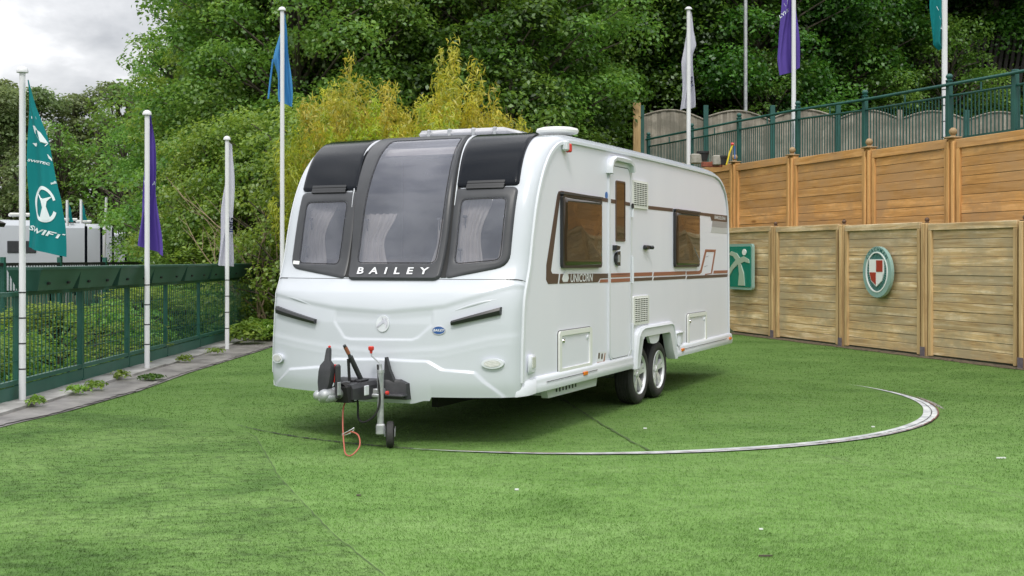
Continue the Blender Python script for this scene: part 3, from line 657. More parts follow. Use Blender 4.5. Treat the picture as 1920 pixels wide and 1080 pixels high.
curtain(1.50, 1.18, 1.55, 1.06, 5, 4, fw['C'][0]); curtain(.70, .80, 1.5, 1.06, 2, 5, fw['C'][0])
b = MB(); rows = [[bodypt(v, s_, -.035 + .01 * (k % 2)) for v in np.linspace(.80, 1.52, 20)] for k, s_ in enumerate(np.linspace(2.17, 2.30, 9))]; b.grid(rows); b.build('roof_blind', M['curtain'], fw['C'][0])

# lower front fittings
def frontplate(name, q, off0, off1, m, r=.012, parent=van, ne=20):
    lp = loop(q, r, ne, 5); return shell([(lp, off0), (lp, off1 * .8), (grow(lp, -.006), off1)], fill=True, par=parent, name=name, m=m, smooth=50)
def handle(pts, w0, w1, side):
    b = MB(); P = [bodypt(v, s_, .026) for v, s_ in pts]; n = len(P)
    rows = []
    for i, p in enumerate(P):
        t = i / (n - 1); w_ = w0 + (w1 - w0) * t; rows.append([p + Vector((.03, 0, w_)), p + Vector((-.008, 0, w_)), p + Vector((-.02, 0, w_ * .2)), p + Vector((-.010, 0, -w_)), p + Vector((.03, 0, -w_))])
    b.grid(rows)
    b.add(rows[0], [tuple(range(5))]); b.add(rows[-1], [tuple(range(5))])
    return b.build('grab_handle', M['black'], van, smooth=35)
def lin(a, b_, n): return [(a[0] + (b_[0] - a[0]) * k / (n - 1), a[1] + (b_[1] - a[1]) * k / (n - 1)) for k in range(n)]
handle(lin((2.231, .682), (1.715, .600), 14), .030, .018, 1); handle(lin((.127, .706), (.481, .612), 14), .030, .018, -1)
for a, c in (((2.12, .80), (1.80, .735)), ((.17, .80), (.50, .70))):    # recess creases above the handles
    b = MB(); P = [bodypt(v, s_, .0) for v, s_ in lin(a, c, 16)]; rows = []
    for i, p in enumerate(P):
        k = math.sin(math.pi * i / 15); rows.append([p + Vector((.002, 0, .018 * k + .001)), p + Vector((-.008 * k, 0, .002)), p + Vector((.004, 0, -.008))])
    b.grid(rows); b.build('handle_brow', M['white'], van, smooth=True)
def disc_front(name, v, s_, rx, rz, off0, off1, m, parent=van, n=28, dome=0):
    lp = [Vector((v + rx * math.cos(2 * math.pi * k / n), s_ + rz * math.sin(2 * math.pi * k / n))) for k in range(n)]
    return shell([(lp, off0), (lp, off1)], fill=True, par=parent, name=name, m=m, smooth=50)
for v, s_ in ((2.180, .275), (.170, .300)):
    l_ = disc_front('marker_light', v, s_, .078, .040, -.01, .030, M['trim']); disc_front('lens', v, s_, .058, .026, .02, .035, M['clearlens'], l_)
em = disc_front('emblem', 1.062, .60, .058, .066, -.01, .010, M['trim'])
def em_poly(pts, m, off=.014):
    b = MB(); vs = [bodypt(1.062 - x * .058, .60 + y * .066, off) for x, y in pts]; b.add(vs, [tuple(range(len(vs)))]); b.build('emblem_figure', m, em, fix=False)
em_poly([(-.85, -.55), (-.45, -.35), (-.05, -.05), (.2, .1), (.45, -.1), (.55, -.55), (.75, -.1), (.75, .25), (.45, .5), (.1, .5), (-.3, .15), (-.8, -.3)], M['chrome'])
em_poly([(-.05, .42), (-.22, .95), (.14, .5)], M['chrome'])
em_poly([(.35, .5), (.55, .78), (.6, .4)], M['chrome'])
bd = disc_front('badge', .585, .555, .052, .034, -.01, .008, M['chrome']); disc_front('badge_face', .585, .555, .047, .029, .0, .010, M['bluebadge'], bd)
put_text('badge_lettering', 'BAILEY', lambda x, y: bodypt(.585 - x, .555 + y, .012), M['lettering'], bd, size=.026, bold=.0006, sx=1.05, shear=.2)
# seam between upper cap and lower panel at the corner
for v0, v1 in ((.0, .125), (2.17, 2.32)):
    b = MB(); b.grid([[bodypt(v, s_, .0015) for v in np.linspace(v0, v1, 8)] for s_ in (.957, .966)]); b.build('cap_seam', M['gasket'], van)

# side skirt rails (near and far side)
def skirt(u0, u1, side):
    prof = [(.0, .525), (-.020, .520), (-.034, .495), (-.030, .470), (-.036, .462), (-.038, .425), (-.030, .398), (.0, .392)]
    b = MB(); rows = []
    for u, k in ((u0, .05), (u0 + .05, 1), (u1 - .05, 1), (u1, .3)):
        rows.append([(u, (d * k) if side < 0 else W - d * k, z if k == 1 else .46 + (z - .46) * max(k, .6)) for d, z in prof])
    b.grid(rows); return b.build('side_skirt', M['trim'], van, smooth=50)
for sd in (-1, 1):
    skirt(.13, 2.63, sd); skirt(4.03, 6.60, sd)
    yy = (lambda d: -d) if sd < 0 else (lambda d: W + d)
    b = MB()   # front corner fairing of the skirt
    P = [[(.14, yy(.036), .40), (.14, yy(.036), .50), (.14, yy(.0), .525)], [(-.02, yy(.036), .395), (-.02, yy(.034), .475), (-.03, yy(.0), .50)], [(-.115, yy(-.02), .39), (-.118, yy(-.02), .43), (-.115, yy(-.03), .45)], [(-.15, yy(-.12), .39), (-.155, yy(-.12), .41), (-.14, yy(-.12), .42)]]
    b.grid(P); b.build('skirt_corner', M['trim'], van, smooth=True)
    # wheel arch moulding
    outA = [(2.635, .385), (2.672, .575), (2.72, .72), (2.80, .775), (2.92, .797), (3.905, .797), (3.97, .775), (4.02, .70), (4.06, .55), (4.10, .385)]
    inA = [(2.79, .385), (2.83, .48), (2.875, .60), (2.905, .660), (2.95, .685), (3.79, .685), (3.84, .665), (3.875, .60), (3.94, .48), (4.015, .385)]
    b = MB(); rows = []
    for (a, c) in zip(outA, inA):
        a = Vector(a); c = Vector(c); rows.append([(a.x, yy(0), a.y), (a.lerp(c, .04).x, yy(.030), a.lerp(c, .04).y), (a.lerp(c, .22).x, yy(.046), a.lerp(c, .22).y), (a.lerp(c, .30).x, yy(.036), a.lerp(c, .30).y), (a.lerp(c, .98).x, yy(.036), a.lerp(c, .98).y), (c.x, yy(.030), c.y), (c.x, yy(-.06), c.y)])
    b.grid(rows); b.build('wheel_arch', M['trim'], van, smooth=35)
    sp = plate('wheel_spat', [(3.10, .69), (3.50, .69), (3.46, .62), (3.38, .598), (3.26, .598), (3.18, .61)], yy(-.01), yy(.020), M['trim'])
    # orange side markers
    for u, z in ((1.24, .465), (4.29, .465), (6.43, .465)):
        b = MB(); b.box((u, yy(.040), z), (.095, .018, .034), bev=.006); b.build('side_marker', M['orange'], van)
for u_, l_ in ((.95, 1.2), (5.3, 1.9)): b = MB(); b.box((u_, -.0395, .471), (l_, .004, .004)); b.build('skirt_groove', M['gasket'], van)
# rear bumper end
b = MB(); b.box((6.56, W / 2, .46), (.07, W + .02, .13), bev=.03); b.build('rear_bumper', M['trim'], van)

# wheels
def wheel(u, v, sd):
    e = thing('wheel', '', '', (u, v, .30)); del e['label']; del e['category']; e.parent = van
    Mx = Matrix.Rotation(R(90) * (1 if sd < 0 else -1), 4, 'X')      # local z -> outward
    b = MB(); hw = .092
    prof = [(.195, .075), (.205, .088), (.235, .096), (.265, .094), (.284, .082), (.294, .066)]
    for k in range(5):
        z = .055 - k * .0275; prof += [(.2985, z + .010), (.2985, z - .010), (.2915, z - .0125), (.2915, z - .0150)]
    prof += [(.294, -.07), (.284, -.085), (.25, -.095), (.195, -.08)]
    b.lathe(prof, 56, Mx, closed=True); b.build('tyre', M['tyre'], e, smooth=40)
    b = MB()
    b.lathe([(.197, .078), (.203, .088), (.198, .092), (.188, .084), (.183, .070)], 48, Mx)
    # five twin spokes
    for k in range(5):
        for d in (-.5, .5):
            a = R(72 * k + 90); a1 = a + d * .30; a2 = a + d * .34
            def P(r, an, w_, h): 
                c = Vector((r * math.cos(an), r * math.sin(an), h)); t = Vector((-math.sin(an), math.cos(an), 0)); return (c - t * w_, c + t * w_)
            rows = []
            for r_, an, w_, h in ((.035, a, .016, .060), (.075, a1, .017, .066), (.13, a1, .016, .072), (.186, a2, .019, .076)):
                x0, x1 = P(r_, an, w_, h); y0, y1 = P(r_, an, w_ * 1.15, h - .035); rows.append([Mx @ y0, Mx @ x0, Mx @ x1, Mx @ y1])
            b.grid(rows)
    b.lathe([(.001, .074), (.026, .073), (.030, .066), (.048, .060), (.050, .03)], 24, Mx)
    for k in range(5):
        a = R(72 * k + 54); b.ball(Mx @ Vector((.041 * math.cos(a), .041 * math.sin(a), .062)), .007, 8)
    b.build('rim', M['alloy'], e, smooth=40)
    b = MB(); b.lathe([(.183, .070), (.178, .050), (.172, .0), (.170, -.07), (.19, -.085)], 48, Mx); b.build('rim_barrel', M['barrel'], e, smooth=40)
    b = MB(); b.lathe([(.001, .0), (.171, .0)], 32, Mx); b.lathe([(.001, .035), (.10, .035), (.10, .0)], 24, Mx); b.build('brake_drum', M['dark'], e)
    return e
for u in (3.0, 3.635):
    wheel(u, .125, -1); wheel(u, W - .125, 1)
# underside tray, blue hose connector, steady legs
b = MB(); b.prism([(.58, .395), (.62, .305), (1.78, .300), (1.82, .395)], .06, .12, 'y'); b.box((1.2, .35, .36), (1.1, .5, .08)); ob = b.build('underfloor_tray', M['trim'], van)
b = MB()
for k in range(7): b.box((.80 + k * .075, .057, .355), (.025, .004, .035 if k % 2 else .028))
b.build('tray_print', M['vent'], ob)
b = MB(); b.tube([(1.95, .35, .42), (2.0, .33, .33), (2.05, .33, .25)], .045, 10); b.build('water_inlet', M['blue'], van, smooth=30)
b = MB(); b.tube([(2.15, .35, .40), (2.2, .35, .22)], .02, 8); b.box((2.35, .4, .33), (.12, .06, .16)); b.build('corner_steady', M['galv'], van)

# ---- side wall fittings (near side, v=0 plane, outward = -y)
def side_window(u0, z0, u1, z1):
    fr = ringplate('side_window', rrect(u0, z0, u1, z1, .04), rrect(u0 + .045, z0 + .045, u1 - .02, z1 - .03, .03), .0, -.028, M['black'])
    bulge('pane', rrect(u0 + .022, z0 + .018, u1 - .006, z1 - .016, .035), -.012, -.044, .05, M['brownpane'], fr)
    b = MB(); b.box(((u0 + u1) / 2, -.02, z1 + .004), (u1 - u0 + .01, .035, .018)); b.build('top_rail', M['frame'], fr)
    return fr
side_window(.735, 1.392, 1.706, 2.022); side_window(4.05, 1.38, 5.035, 2.004)
# brown band, bracket and stripes
plate('graphic_band', [(.745, 2.018), (.745, 2.048), (1.94, 2.034), (1.94, 1.998), (1.7, 2.004)], -.0025, -.001, M['brown'])
plate('graphic_band', [(3.16, 2.016), (3.16, 1.980), (4.03, 1.984), (4.03, 2.020)], -.0025, -.001, M['brown'])
plate('graphic_band', [(5.06, 2.016), (5.06, 1.982), (5.60, 1.980), (5.66, 1.93), (5.70, 1.935), (6.42, 1.935), (6.42, 2.018)], -.0025, -.001, M['brown'])
plate('graphic_bracket', [(.765, 2.045), (.70, 2.040), (.665, 2.00), (.43, 1.42), (.425, 1.30), (.47, 1.264), (.68, 1.264), (.705, 1.345), (.56, 1.35), (.53, 1.375), (.735, 1.995)], -.0025, -.001, M['brown'])
gp = plate('graphic_panel', [(.715, 1.264), (1.66, 1.258), (1.72, 1.292), (1.945, 1.292), (1.945, 1.335), (.74, 1.345)], -.0025, -.001, M['brown'])
plate('graphic_stripe', [(1.70, 1.255), (1.73, 1.282), (1.945, 1.282), (1.945, 1.252)], -.0025, -.001, M['rust'])
def band(u0, u1, z0, z1, m, y=-.0025): plate('graphic_stripe', [(u0, z0), (u1, z0), (u1 + .02, z1), (u0 + .02, z1)], y, y + .0015, m)
band(2.62, 3.28, 1.297, 1.334, M['rust']); band(3.33, 4.52, 1.294, 1.333, M['rust']); band(2.62, 3.28, 1.250, 1.282, M['brown']); band(3.33, 4.52, 1.248, 1.280, M['brown'])
band(4.57, 6.42, 1.243, 1.278, M['brown']); band(5.74, 6.42, 1.292, 1.328, M['rust'])
# swept loop of the copper stripe
lo = [(4.57, 1.293), (5.12, 1.293), (5.20, 1.31), (5.42, 1.555), (5.78, 1.555), (5.62, 1.30), (5.36, 1.293)]
li = [(4.57, 1.331), (5.10, 1.331), (5.155, 1.345), (5.37, 1.585), (5.86, 1.585), (5.68, 1.295), (5.36, 1.278)]
for i in range(len(lo) - 1):
    plate('graphic_stripe', [lo[i], lo[i + 1], li[i + 1], li[i]], -.0025 - .0001 * i, -.001, M['rust'])
for q in ([(5.38, 1.49), (5.55, 1.51), (5.44, 1.50)], [(5.30, 1.375), (5.50, 1.395), (5.36, 1.385)]): plate('graphic_tick', q, -.003, -.001, M['brown'])
put_text('lettering', 'UNICORN', lambda x, y: (1.24 + x, -.0035, 1.301 + y), M['lettering'], gp, size=.098, bold=.0016, sx=1.22, shear=.15)
plate('unicorn_mark', [(.80, 1.275), (.90, 1.275), (.93, 1.305), (.915, 1.34), (.87, 1.362), (.862, 1.385), (.845, 1.358), (.80, 1.335), (.775, 1.30)], -.0040, -.0026, M['lettering'], gp)
put_text('lettering', 'BARCELONA', lambda x, y: (6.05 + x, -.0035, 1.978 + y), M['lettering'], van, size=.058, bold=.0010, sx=1.6, shear=.2)
M['fade'] = mat('bronze_fade', (.33, .32, .33), .4)
plate('graphic_shade', [(5.70, 1.932), (6.42, 1.932), (6.42, 1.86), (5.66, 1.86)], -.0022, -.001, M['fade'])
M['fade2'] = mat('bronze_fade_light', (.50, .51, .52), .4); plate('graphic_shade', [(5.66, 1.858), (6.42, 1.858), (6.42, 1.79), (5.62, 1.79)], -.0022, -.001, M['fade2'])
# door
dp = rrect(1.975, .535, 2.545, 2.345, .09, 8)
door = plate('door', dp, .0, -.012, M['side'])
ringplate('door_seal', [(p + (.006 if p > 2.26 else -.006), q + (.006 if q > 1.4 else -.006)) for p, q in dp], dp, .0, -.006, M['vent'], door)
fo = rrect(1.935, .515, 2.60, 2.395, .11, 8); fi = rrect(1.968, .528, 2.552, 2.352, .09, 8)
ringplate('door_frame', fo, fi, .0, -.016, M['trim'], door)
dw = ringplate('door_window', rrect(2.11, 1.638, 2.385, 2.215, .02), rrect(2.13, 1.655, 2.37, 2.20, .015), -.010, -.020, M['brown'], door)
plate('pane', rrect(2.128, 1.653, 2.372, 2.202, .015), -.011, -.016, M['brownpane'], dw)
b = MB(); b.box((2.25, -.0135, 1.325), (.54, .003, .004)); b.build('door_split', M['vent'], door)
plate('graphic_band', [(1.985, 1.995), (2.105, 1.993), (2.105, 2.03), (1.985, 2.032)], -.0145, -.0125, M['brown'], door); plate('graphic_band', [(2.39, 1.990), (2.54, 1.988), (2.54, 2.022), (2.39, 2.024)], -.0145, -.0125, M['brown'], door)
plate('graphic_stripe', [(1.985, 1.297), (2.54, 1.297), (2.54, 1.336), (1.985, 1.336)], -.0145, -.0125, M['rust'], door); plate('graphic_stripe', [(1.985, 1.250), (2.54, 1.250), (2.54, 1.284), (1.985, 1.284)], -.0145, -.0125, M['rust'], door)
b = MB(); b.prism([(2.03, 1.60), (2.03, 1.55), (2.12, 1.56), (2.14, 1.59)], -.012, -.055, 'y'); b.build('door_catch', M['black'], door)
hp = [(2.18 - .12 * math.sin(R(a)) if 0 < a < 180 else 2.18, 1.475 + .07 * math.cos(R(a))) for a in range(0, 181, 15)]
b = MB(); b.prism(hp, -.012, -.04, 'y'); hd = b.build('door_handle', M['black'], door)
b = MB(); b.prism([(2.10, 1.51), (2.16, 1.51), (2.16, 1.44), (2.10, 1.44)], -.04, -.05, 'y'); b.build('handle_insert', M['galv'], hd)
for z0, z1 in ((1.235, 1.50), (.58, .84), (1.88, 1.97)):
    b = MB(); b.tube([(2.585, -.026, z0), (2.585, -.026, z1)], .013, 8); b.build('hinge', M['trim'], door, smooth=40)
b = MB(); b.box((2.575, -.03, 1.99), (.03, .02, .05), bev=.006); b.build('door_stay', M['black'], door)
# rain hood over the door
b = MB(); arcp = [(1.895, 2.27), (1.895, 2.33), (1.93, 2.40), (2.02, 2.437), (2.25, 2.445), (2.48, 2.435), (2.57, 2.40), (2.605, 2.33)]; rows = []
cxx, czz = 2.25, 2.2
for p, q in arcp:
    d = Vector((cxx - p, czz - q)).normalized() * .05; rows.append([(p, .0, q), (p, -.045, q), (p + d.x * .3, -.06, q + d.y * .3), (p + d.x, -.055, q + d.y), (p + d.x, 0, q + d.y)])
b.grid(rows); b.build('door_hood', M['trim'], van, smooth=45)
# vents
def vent(u0, z0, u1, z1, cols, rws):
    fr = plate('fridge_vent', rrect(u0, z0, u1, z1, .02), .0, -.014, M['cream'])
    b = MB(); iu0, iu1, iz0, iz1 = u0 + .04, u1 - .04, z0 + .025, z1 - .02; cw = (iu1 - iu0) / cols; rh = (iz1 - iz0) / rws
    for i in range(cols):
        for j in range(rws): b.box((iu0 + cw * (i + .5), -.0142, iz0 + rh * (j + .5)), (cw * .72, .001, rh * .42))
    b.build('vent_slots', M['vent'], fr)
    b = MB()
    for j in range(rws): b.box((((u0 + u1) / 2), -.018, iz0 + rh * (j + .82)), (u1 - u0 - .06, .008, rh * .2))
    b.build('louvre', M['cream'], fr)
vent(2.62, 1.975, 3.12, 2.252, 5, 12); vent(2.655, .815, 3.155, 1.10, 5, 12)
# service hatches
def hatch(u0, z0, u1, z1):
    h = ringplate('locker_door', rrect(u0, z0, u1, z1, .035), rrect(u0 + .055, z0 + .040, u1 - .055, z1 - .040, .02), .0, -.020, M['cream'])
    plate('hatch_panel', rrect(u0 + .05, z0 + .035, u1 - .05, z1 - .035, .02), .0, -.008, M['side'], h)
    for u in (u0 + .10, u1 - .10):
        b = MB(); b.lathe([(.001, .022), (.018, .020), (.022, .008)], 14, Matrix.Translation((u, 0, z1 - .085)) @ Matrix.Rotation(R(90), 4, 'X')); b.build('lock', M['trim'] if u > u0 + .2 else M['chrome'], h, smooth=40)
    ringplate('hatch_gap', rrect(u0 - .006, z0 - .005, u1 + .006, z1 + .006, .038), rrect(u0, z0, u1, z1, .035), .0, -.004, M['vent'], h)
hatch(.68, .505, 1.468, .862); hatch(4.575, .483, 5.385, .846)
# small square boxes: marker at the corner, tap box, awning light, water connector
b = MB(); b.box((.085, -.016, .635), (.12, .04, .155), bev=.018); mk = b.build('awning_light', M['trim'], van, smooth=40)
b = MB(); b.box((.085, -.038, .650), (.07, .01, .09), bev=.006); b.build('lens', M['clearlens'], mk)
b = MB(); b.box((4.20, -.016, .605), (.27, .03, .150), bev=.02); b.box((4.20, -.036, .66), (.25, .02, .02), bev=.005); b.tube([(4.15, -.03, .62), (4.15, -.03, .525)], .03, 8); b.build('socket_box', M['trim'], van, smooth=40)
b = MB(); b.box((3.05, -.02, 1.588), (.13, .04, .045), bev=.01); b.tube([(3.12, -.03, 1.588), (3.16, -.05, 1.588)], .02, 10); b.build('door_holdback', M['black'], van, smooth=40)
b = MB(); b.box((.80, -.025, 2.43), (.07, .05, .085), bev=.012); ml = b.build('marker_lamp', M['trim'], van)
b = MB(); b.box((.85, -.035, 2.415), (.04, .05, .075), bev=.01); b.build('lens', M['red'], ml)
sgn = plate('model_badge', [(1.62, .525), (1.87, .512), (1.90, .612), (1.66, .625)], -.001, -.003, M['lettering'])
for q in ([(1.66, .56), (1.70, .56), (1.71, .61), (1.67, .612)], [(1.75, .60), (1.79, .60), (1.78, .55), (1.74, .55)]): plate('badge_mark', q, -.003, -.0038, M['brown'], sgn)
plate('badge_mark', [(1.64, .53), (1.80, .525), (1.84, .60), (1.86, .60), (1.83, .518), (1.64, .52)], -.003, -.0038, M['rust'], sgn)
b = MB(); b.prism(rrect(1.855, 2.03, 1.93, 2.095, .03), -.001, -.002, 'y'); b.build('sticker', M['blue'], van)
# roof furniture
b = MB()
b.lathe([(.001, .105), (.26, .105), (.33, .095), (.345, .075), (.33, .055), (.12, .04), (.13, .0)], 36, Matrix.Translation((1.42, .30, 2.55)) @ Matrix.Diagonal((.56, .56, 1, 1))); b.build('roof_aerial', M['cream'], van, smooth=40)
b = MB(); b.box((1.95, 1.28, 2.585), (1.15, 1.0, .07), bev=.03); rl = b.build('rooflight', M['trim'], van, smooth=40)
M['smoke'] = mat('smoked_dome', (.42, .42, .44), .15, coat=.6)
b = MB(); b.box((1.95, 1.28, 2.655), (1.06, .92, .075), bev=.035)
b.build('dome', M['smoke'], rl, smooth=40)
b = MB()
for q in (.93, 1.15, 1.40, 1.62):
    b = MB(); b.box((1.95, q, 2.655), (1.075, .035, .082), bev=.01); b.build('dome_rib', M['galv'], rl)

# ---- drawbar, hitch and jockey wheel
dbv = 1.14
b = MB()
cover = [(-.28, .37, .37, .530), (-.47, .33, .37, .525), (-.54, .12, .385, .522), (-.72, .11, .385, .52), (-.86, .085, .40, .51)]
rows = []
for u, hw, z0, z1 in cover: rows.append([(u, dbv - hw, z0), (u, dbv - hw, z1 - .03), (u, dbv - hw * .8, z1), (u, dbv + hw * .8, z1), (u, dbv + hw, z1 - .03), (u, dbv + hw, z0), (u, dbv - hw, z0)])
b.grid(rows); b.add(rows[0][:6], [tuple(range(6))]); b.add(rows[-1][:6], [tuple(range(6))])
cv = b.build('drawbar_cover', M['plast'], van, smooth=30)
b = MB(); b.box((-.50, .90, .405), (.10, .20, .03), bev=.012); b.box((-.40, .84, .50), (.04, .20, .05), bev=.012)
for k in range(6): b.box((-.62 - .04 * (k % 3), dbv - .05 + .06 * (k // 3), .530), (.05, .04, .018), bev=.005)
b.build('cover_detail', M['plast'], cv)
b = MB(); b.prism([(-.93, .50), (-.80, .50), (-.82, .38), (-.90, .38)], dbv - .07, dbv + .07, 'y'); b.box((-.62, dbv, .42), (.5, .10, .06)); b.build('drawbar', M['dark'], van)
b = MB(); b.box((-.76, dbv - .145, .465), (.06, .012, .075), bev=.004); b.build('reflector', M['trim'], van)
# rubber bellows and coupling head
Mh = Matrix.Translation((-.76, dbv + .01, .455)) @ Matrix.Rotation(R(-90), 4, 'Y')
b = MB(); prof = []
for k in range(6): prof += [(.058, .02 * k + .0), (.072, .02 * k + .01)]
b.lathe(prof, 20, Mh @ Matrix.Translation((0, 0, .03))); b.build('bellows', M['gasket'], van, smooth=60)
hit = MB(); hit.lathe([(.038, .13), (.046, .15), (.046, .22), (.044, .25), (.050, .29), (.050, .33), (.042, .37), (.02, .385), (.001, .387)], 20, Mh); hit.box((-1.06, dbv + .01, .435), (.14, .11, .07), bev=.02)
hitch = hit.build('coupling_head', M['galv'], van, smooth=45)
b = MB(); b.ball((-1.08, dbv + .08, .45), .04, 12); b.build('friction_pad', M['galv'], hitch, smooth=40)
# stabiliser lever: broad black paddle standing up
b = MB(); up = Vector((.03, 0, 1)); P = [(.03, .032, .43), (.035, .034, .48), (.05, .036, .55), (.052, .036, .63), (.046, .032, .675), (.022, .018, .71), (.016, .016, .79), (.012, .012, .805)]
rows = []
for hw, th, z in P:
    c = Vector((-1.08 + (z - .43) * .10, dbv + .035 - (z - .43) * .06, z)); rows.append([c + Vector((-th * .8, -hw, 0)), c + Vector((-th, 0, 0)), c + Vector((-th * .8, hw, 0)), c + Vector((th, hw, 0)), c + Vector((th, -hw, 0)), c + Vector((-th * .8, -hw, 0))])
b.grid(rows); b.add([rows[-1][i] for i in range(5)], [tuple(range(5))]); lev = b.build('stabiliser_lever', M['plast'], hitch, smooth=35)
b = MB(); b.box((-1.015, dbv - .03, .61), (.02, .045, .14), bev=.008); b.box((-1.035, dbv + .012, .812), (.02, .02, .02), bev=.006); b.build('lever_grip', M['red'], lev)
b = MB(); b.box((-1.01, dbv - .045, .55), (.06, .03, .26), bev=.012); b.build('lever_side', M['plast'], lev)
b = MB(); b.box((-1.06, dbv + .078, .50), (.04, .012, .12), bev=.004); b.box((-1.03, dbv - .068, .50), (.04, .012, .10), bev=.004); b.build('lever_bracket', M['galv'], lev)
# handbrake lever
b = MB(); b.tube([(-.64, dbv - .03, .52), (-.76, dbv - .0, .72)], .020, 8); b.tube([(-.76, dbv - .0, .715), (-.815, dbv + .02, .81)], .013, 8); b.build('handbrake', M['plast'], van, smooth=40)
b = MB(); b.tube([(-.775, dbv + .005, .742), (-.805, dbv + .017, .795)], .016, 8); b.build('handbrake_grip', M['rust'], van, smooth=40)
b = MB(); b.tube([(-.74, dbv + .02, .53), (-.755, dbv + .02, .70)], .012, 8); b.build('gas_strut', M['gasket'], van)
# jockey wheel
jx, jy = -.60, .965
b = MB(); b.tube([(jx, jy, .13), (jx, jy, .585)], .026, 16); b.tube([(jx, jy, .585), (jx, jy, .61)], .030, 16); b.tube([(jx, jy, .61), (jx, jy, .655)], [.015, .010], 12); jk = b.build('jockey_wheel', M['galv'], van, smooth=40)
b = MB(); b.tube([(jx, jy, .645), (jx - .0, jy + .01, .665), (jx + .01, jy + .085, .715), (jx + .01, jy + .09, .745)], .0065, 8); b.build('winding_handle', M['galv'], jk, smooth=40)
b = MB(); b.lathe([(.001, .0), (.010, .0), (.012, .02), (.020, .024), (.023, .032), (.023, .050), (.017, .055), (.001, .055)], 16, Matrix.Translation((jx + .01, jy + .09, .735))); b.build('handle_knob', M['red'], jk, smooth=40)
b = MB(); b.box((jx + .03, jy + .05, .44), (.09, .11, .045), bev=.008); b.box((jx - .005, jy + .06, .41), (.05, .14, .03), bev=.008); b.build('clamp', M['galv'], jk, smooth=40)
b = MB(); b.lathe([(.001, .0), (.014, .0), (.016, .02), (.001, .024)], 12, Matrix.Translation((jx - .01, jy - .055, .435)) @ Matrix.Rotation(R(90), 4, 'X')); b.build('clamp_knob', M['red'], jk, smooth=40)
# wheel, trailing to the right of the stem
Mj = Matrix.Translation((jx + .055, jy - .055, .105)) @ Matrix.Rotation(R(28), 4, 'Z') @ Matrix.Rotation(R(90), 4, 'X')
b = MB(); b.lathe([(.060, .026), (.085, .030), (.102, .022), (.105, .0), (.102, -.022), (.085, -.030), (.060, -.026)], 36, Mj, closed=True); b.build('tyre', M['tyre'], jk, smooth=45)
b = MB(); b.lathe([(.001, .022), (.02, .022), (.025, .012), (.058, .014), (.062, .024)], 24, Mj); b.lathe([(.062, -.024), (.058, -.014), (.001, -.018)], 24, Mj); b.build('hub', M['trim'], jk, smooth=40)
b = MB(); Mf = Matrix.Rotation(R(28), 3, 'Z'); cx = Vector((jx + .055, jy - .055, .135))
for q in (-.038, .038): b.box(cx + Mf @ Vector((-.015, q, -.005)), (.15, .006, .062), rot=Mf, bev=.003)
b.box((jx, jy, .15), (.07, .07, .085), rot=Mf, bev=.01); b.build('fork', M['galv'], jk)
# cables
def smooth_path(P, n=10):
    P = [np.array(p, float) for p in P]; return [tuple(q) for q in catmull(np.array(P), n)]
b = MB(); b.tube(smooth_path([(-.80, 1.14, .40), (-.84, 1.15, .34), (-.90, 1.12, .22), (-.98, 1.06, .08), (-1.05, 1.0, .02), (-1.08, .93, .02), (-1.02, .90, .08), (-.97, .94, .15), (-.94, 1.02, .17), (-.93, 1.08, .15)]), .0058, 8); cb = b.build('breakaway_cable', M['redcable'], van, smooth=60)
b = MB(); b.tube(smooth_path([(-.94, 1.10, .145), (-.945, 1.06, .165), (-.945, 1.02, .185), (-.93, 1.00, .20), (-.93, 1.01, .175), (-.94, 1.05, .15), (-.94, 1.10, .135)]), .004, 6); b.build('carabiner', M['chrome'], cb, smooth=60)
b = MB(); b.tube(smooth_path([(-.66, 1.14, .42), (-.68, 1.12, .33), (-.69, 1.11, .24), (-.69, 1.06, .21), (-.67, .98, .26), (-.64, .95, .36), (-.625, .965, .50), (-.61, .98, .60), (-.60, .99, .65)]), .0085, 8); b.build('electric_cable', M['gasket'], van, smooth=60)
# black cover peak behind the jockey handle
b = MB(); b.prism([(.995, .51), (.90, .51), (.945, .60), (.975, .70), (.985, .70)], -.50, -.46, 'x'); b.build('plug_holder', M['plast'], van)

# ------------------------------------------------------------------ flagpoles and flags
def pole(x, y, z0, h, r, label, cap=True, bands=True, m='pole', grp=None):
    t = thing('flagpole', label, 'flagpole', (x, y, z0), 0, grp)
    b = MB(); b.tube([(0, 0, 0), (0, 0, h * .5), (0, 0, h - .06)], [r, r * .96, r * .9], 18); b.build('mast', M[m], t, smooth=40)
    b = MB(); b.tube([(r * .9, -.005, h - .1), (r * .92, -.008, .2)], r * .12, 5); b.build('track', M[m], t, smooth=40)
    if cap:
        b = MB(); b.lathe([(r * .95, -.015), (r * 1.7, -.01), (r * 1.72, .008), (r * 1.4, .035), (r * .7, .052), (.001, .056)], 20, Matrix.Translation((0, 0, h - .06))); b.build('cap', M['pole'], t, smooth=40)
    if bands:
        for z in np.arange(.35, min(h * .45, 1.3), .26):
            b = MB(); b.lathe([(r * 1.0 + .002, -.007), (r * 1.0 + .004, 0), (r * 1.0 + .002, .007)], 16, Matrix.Translation((0, 0, z))); b.build('tape_band', M['band'], t)
    return t
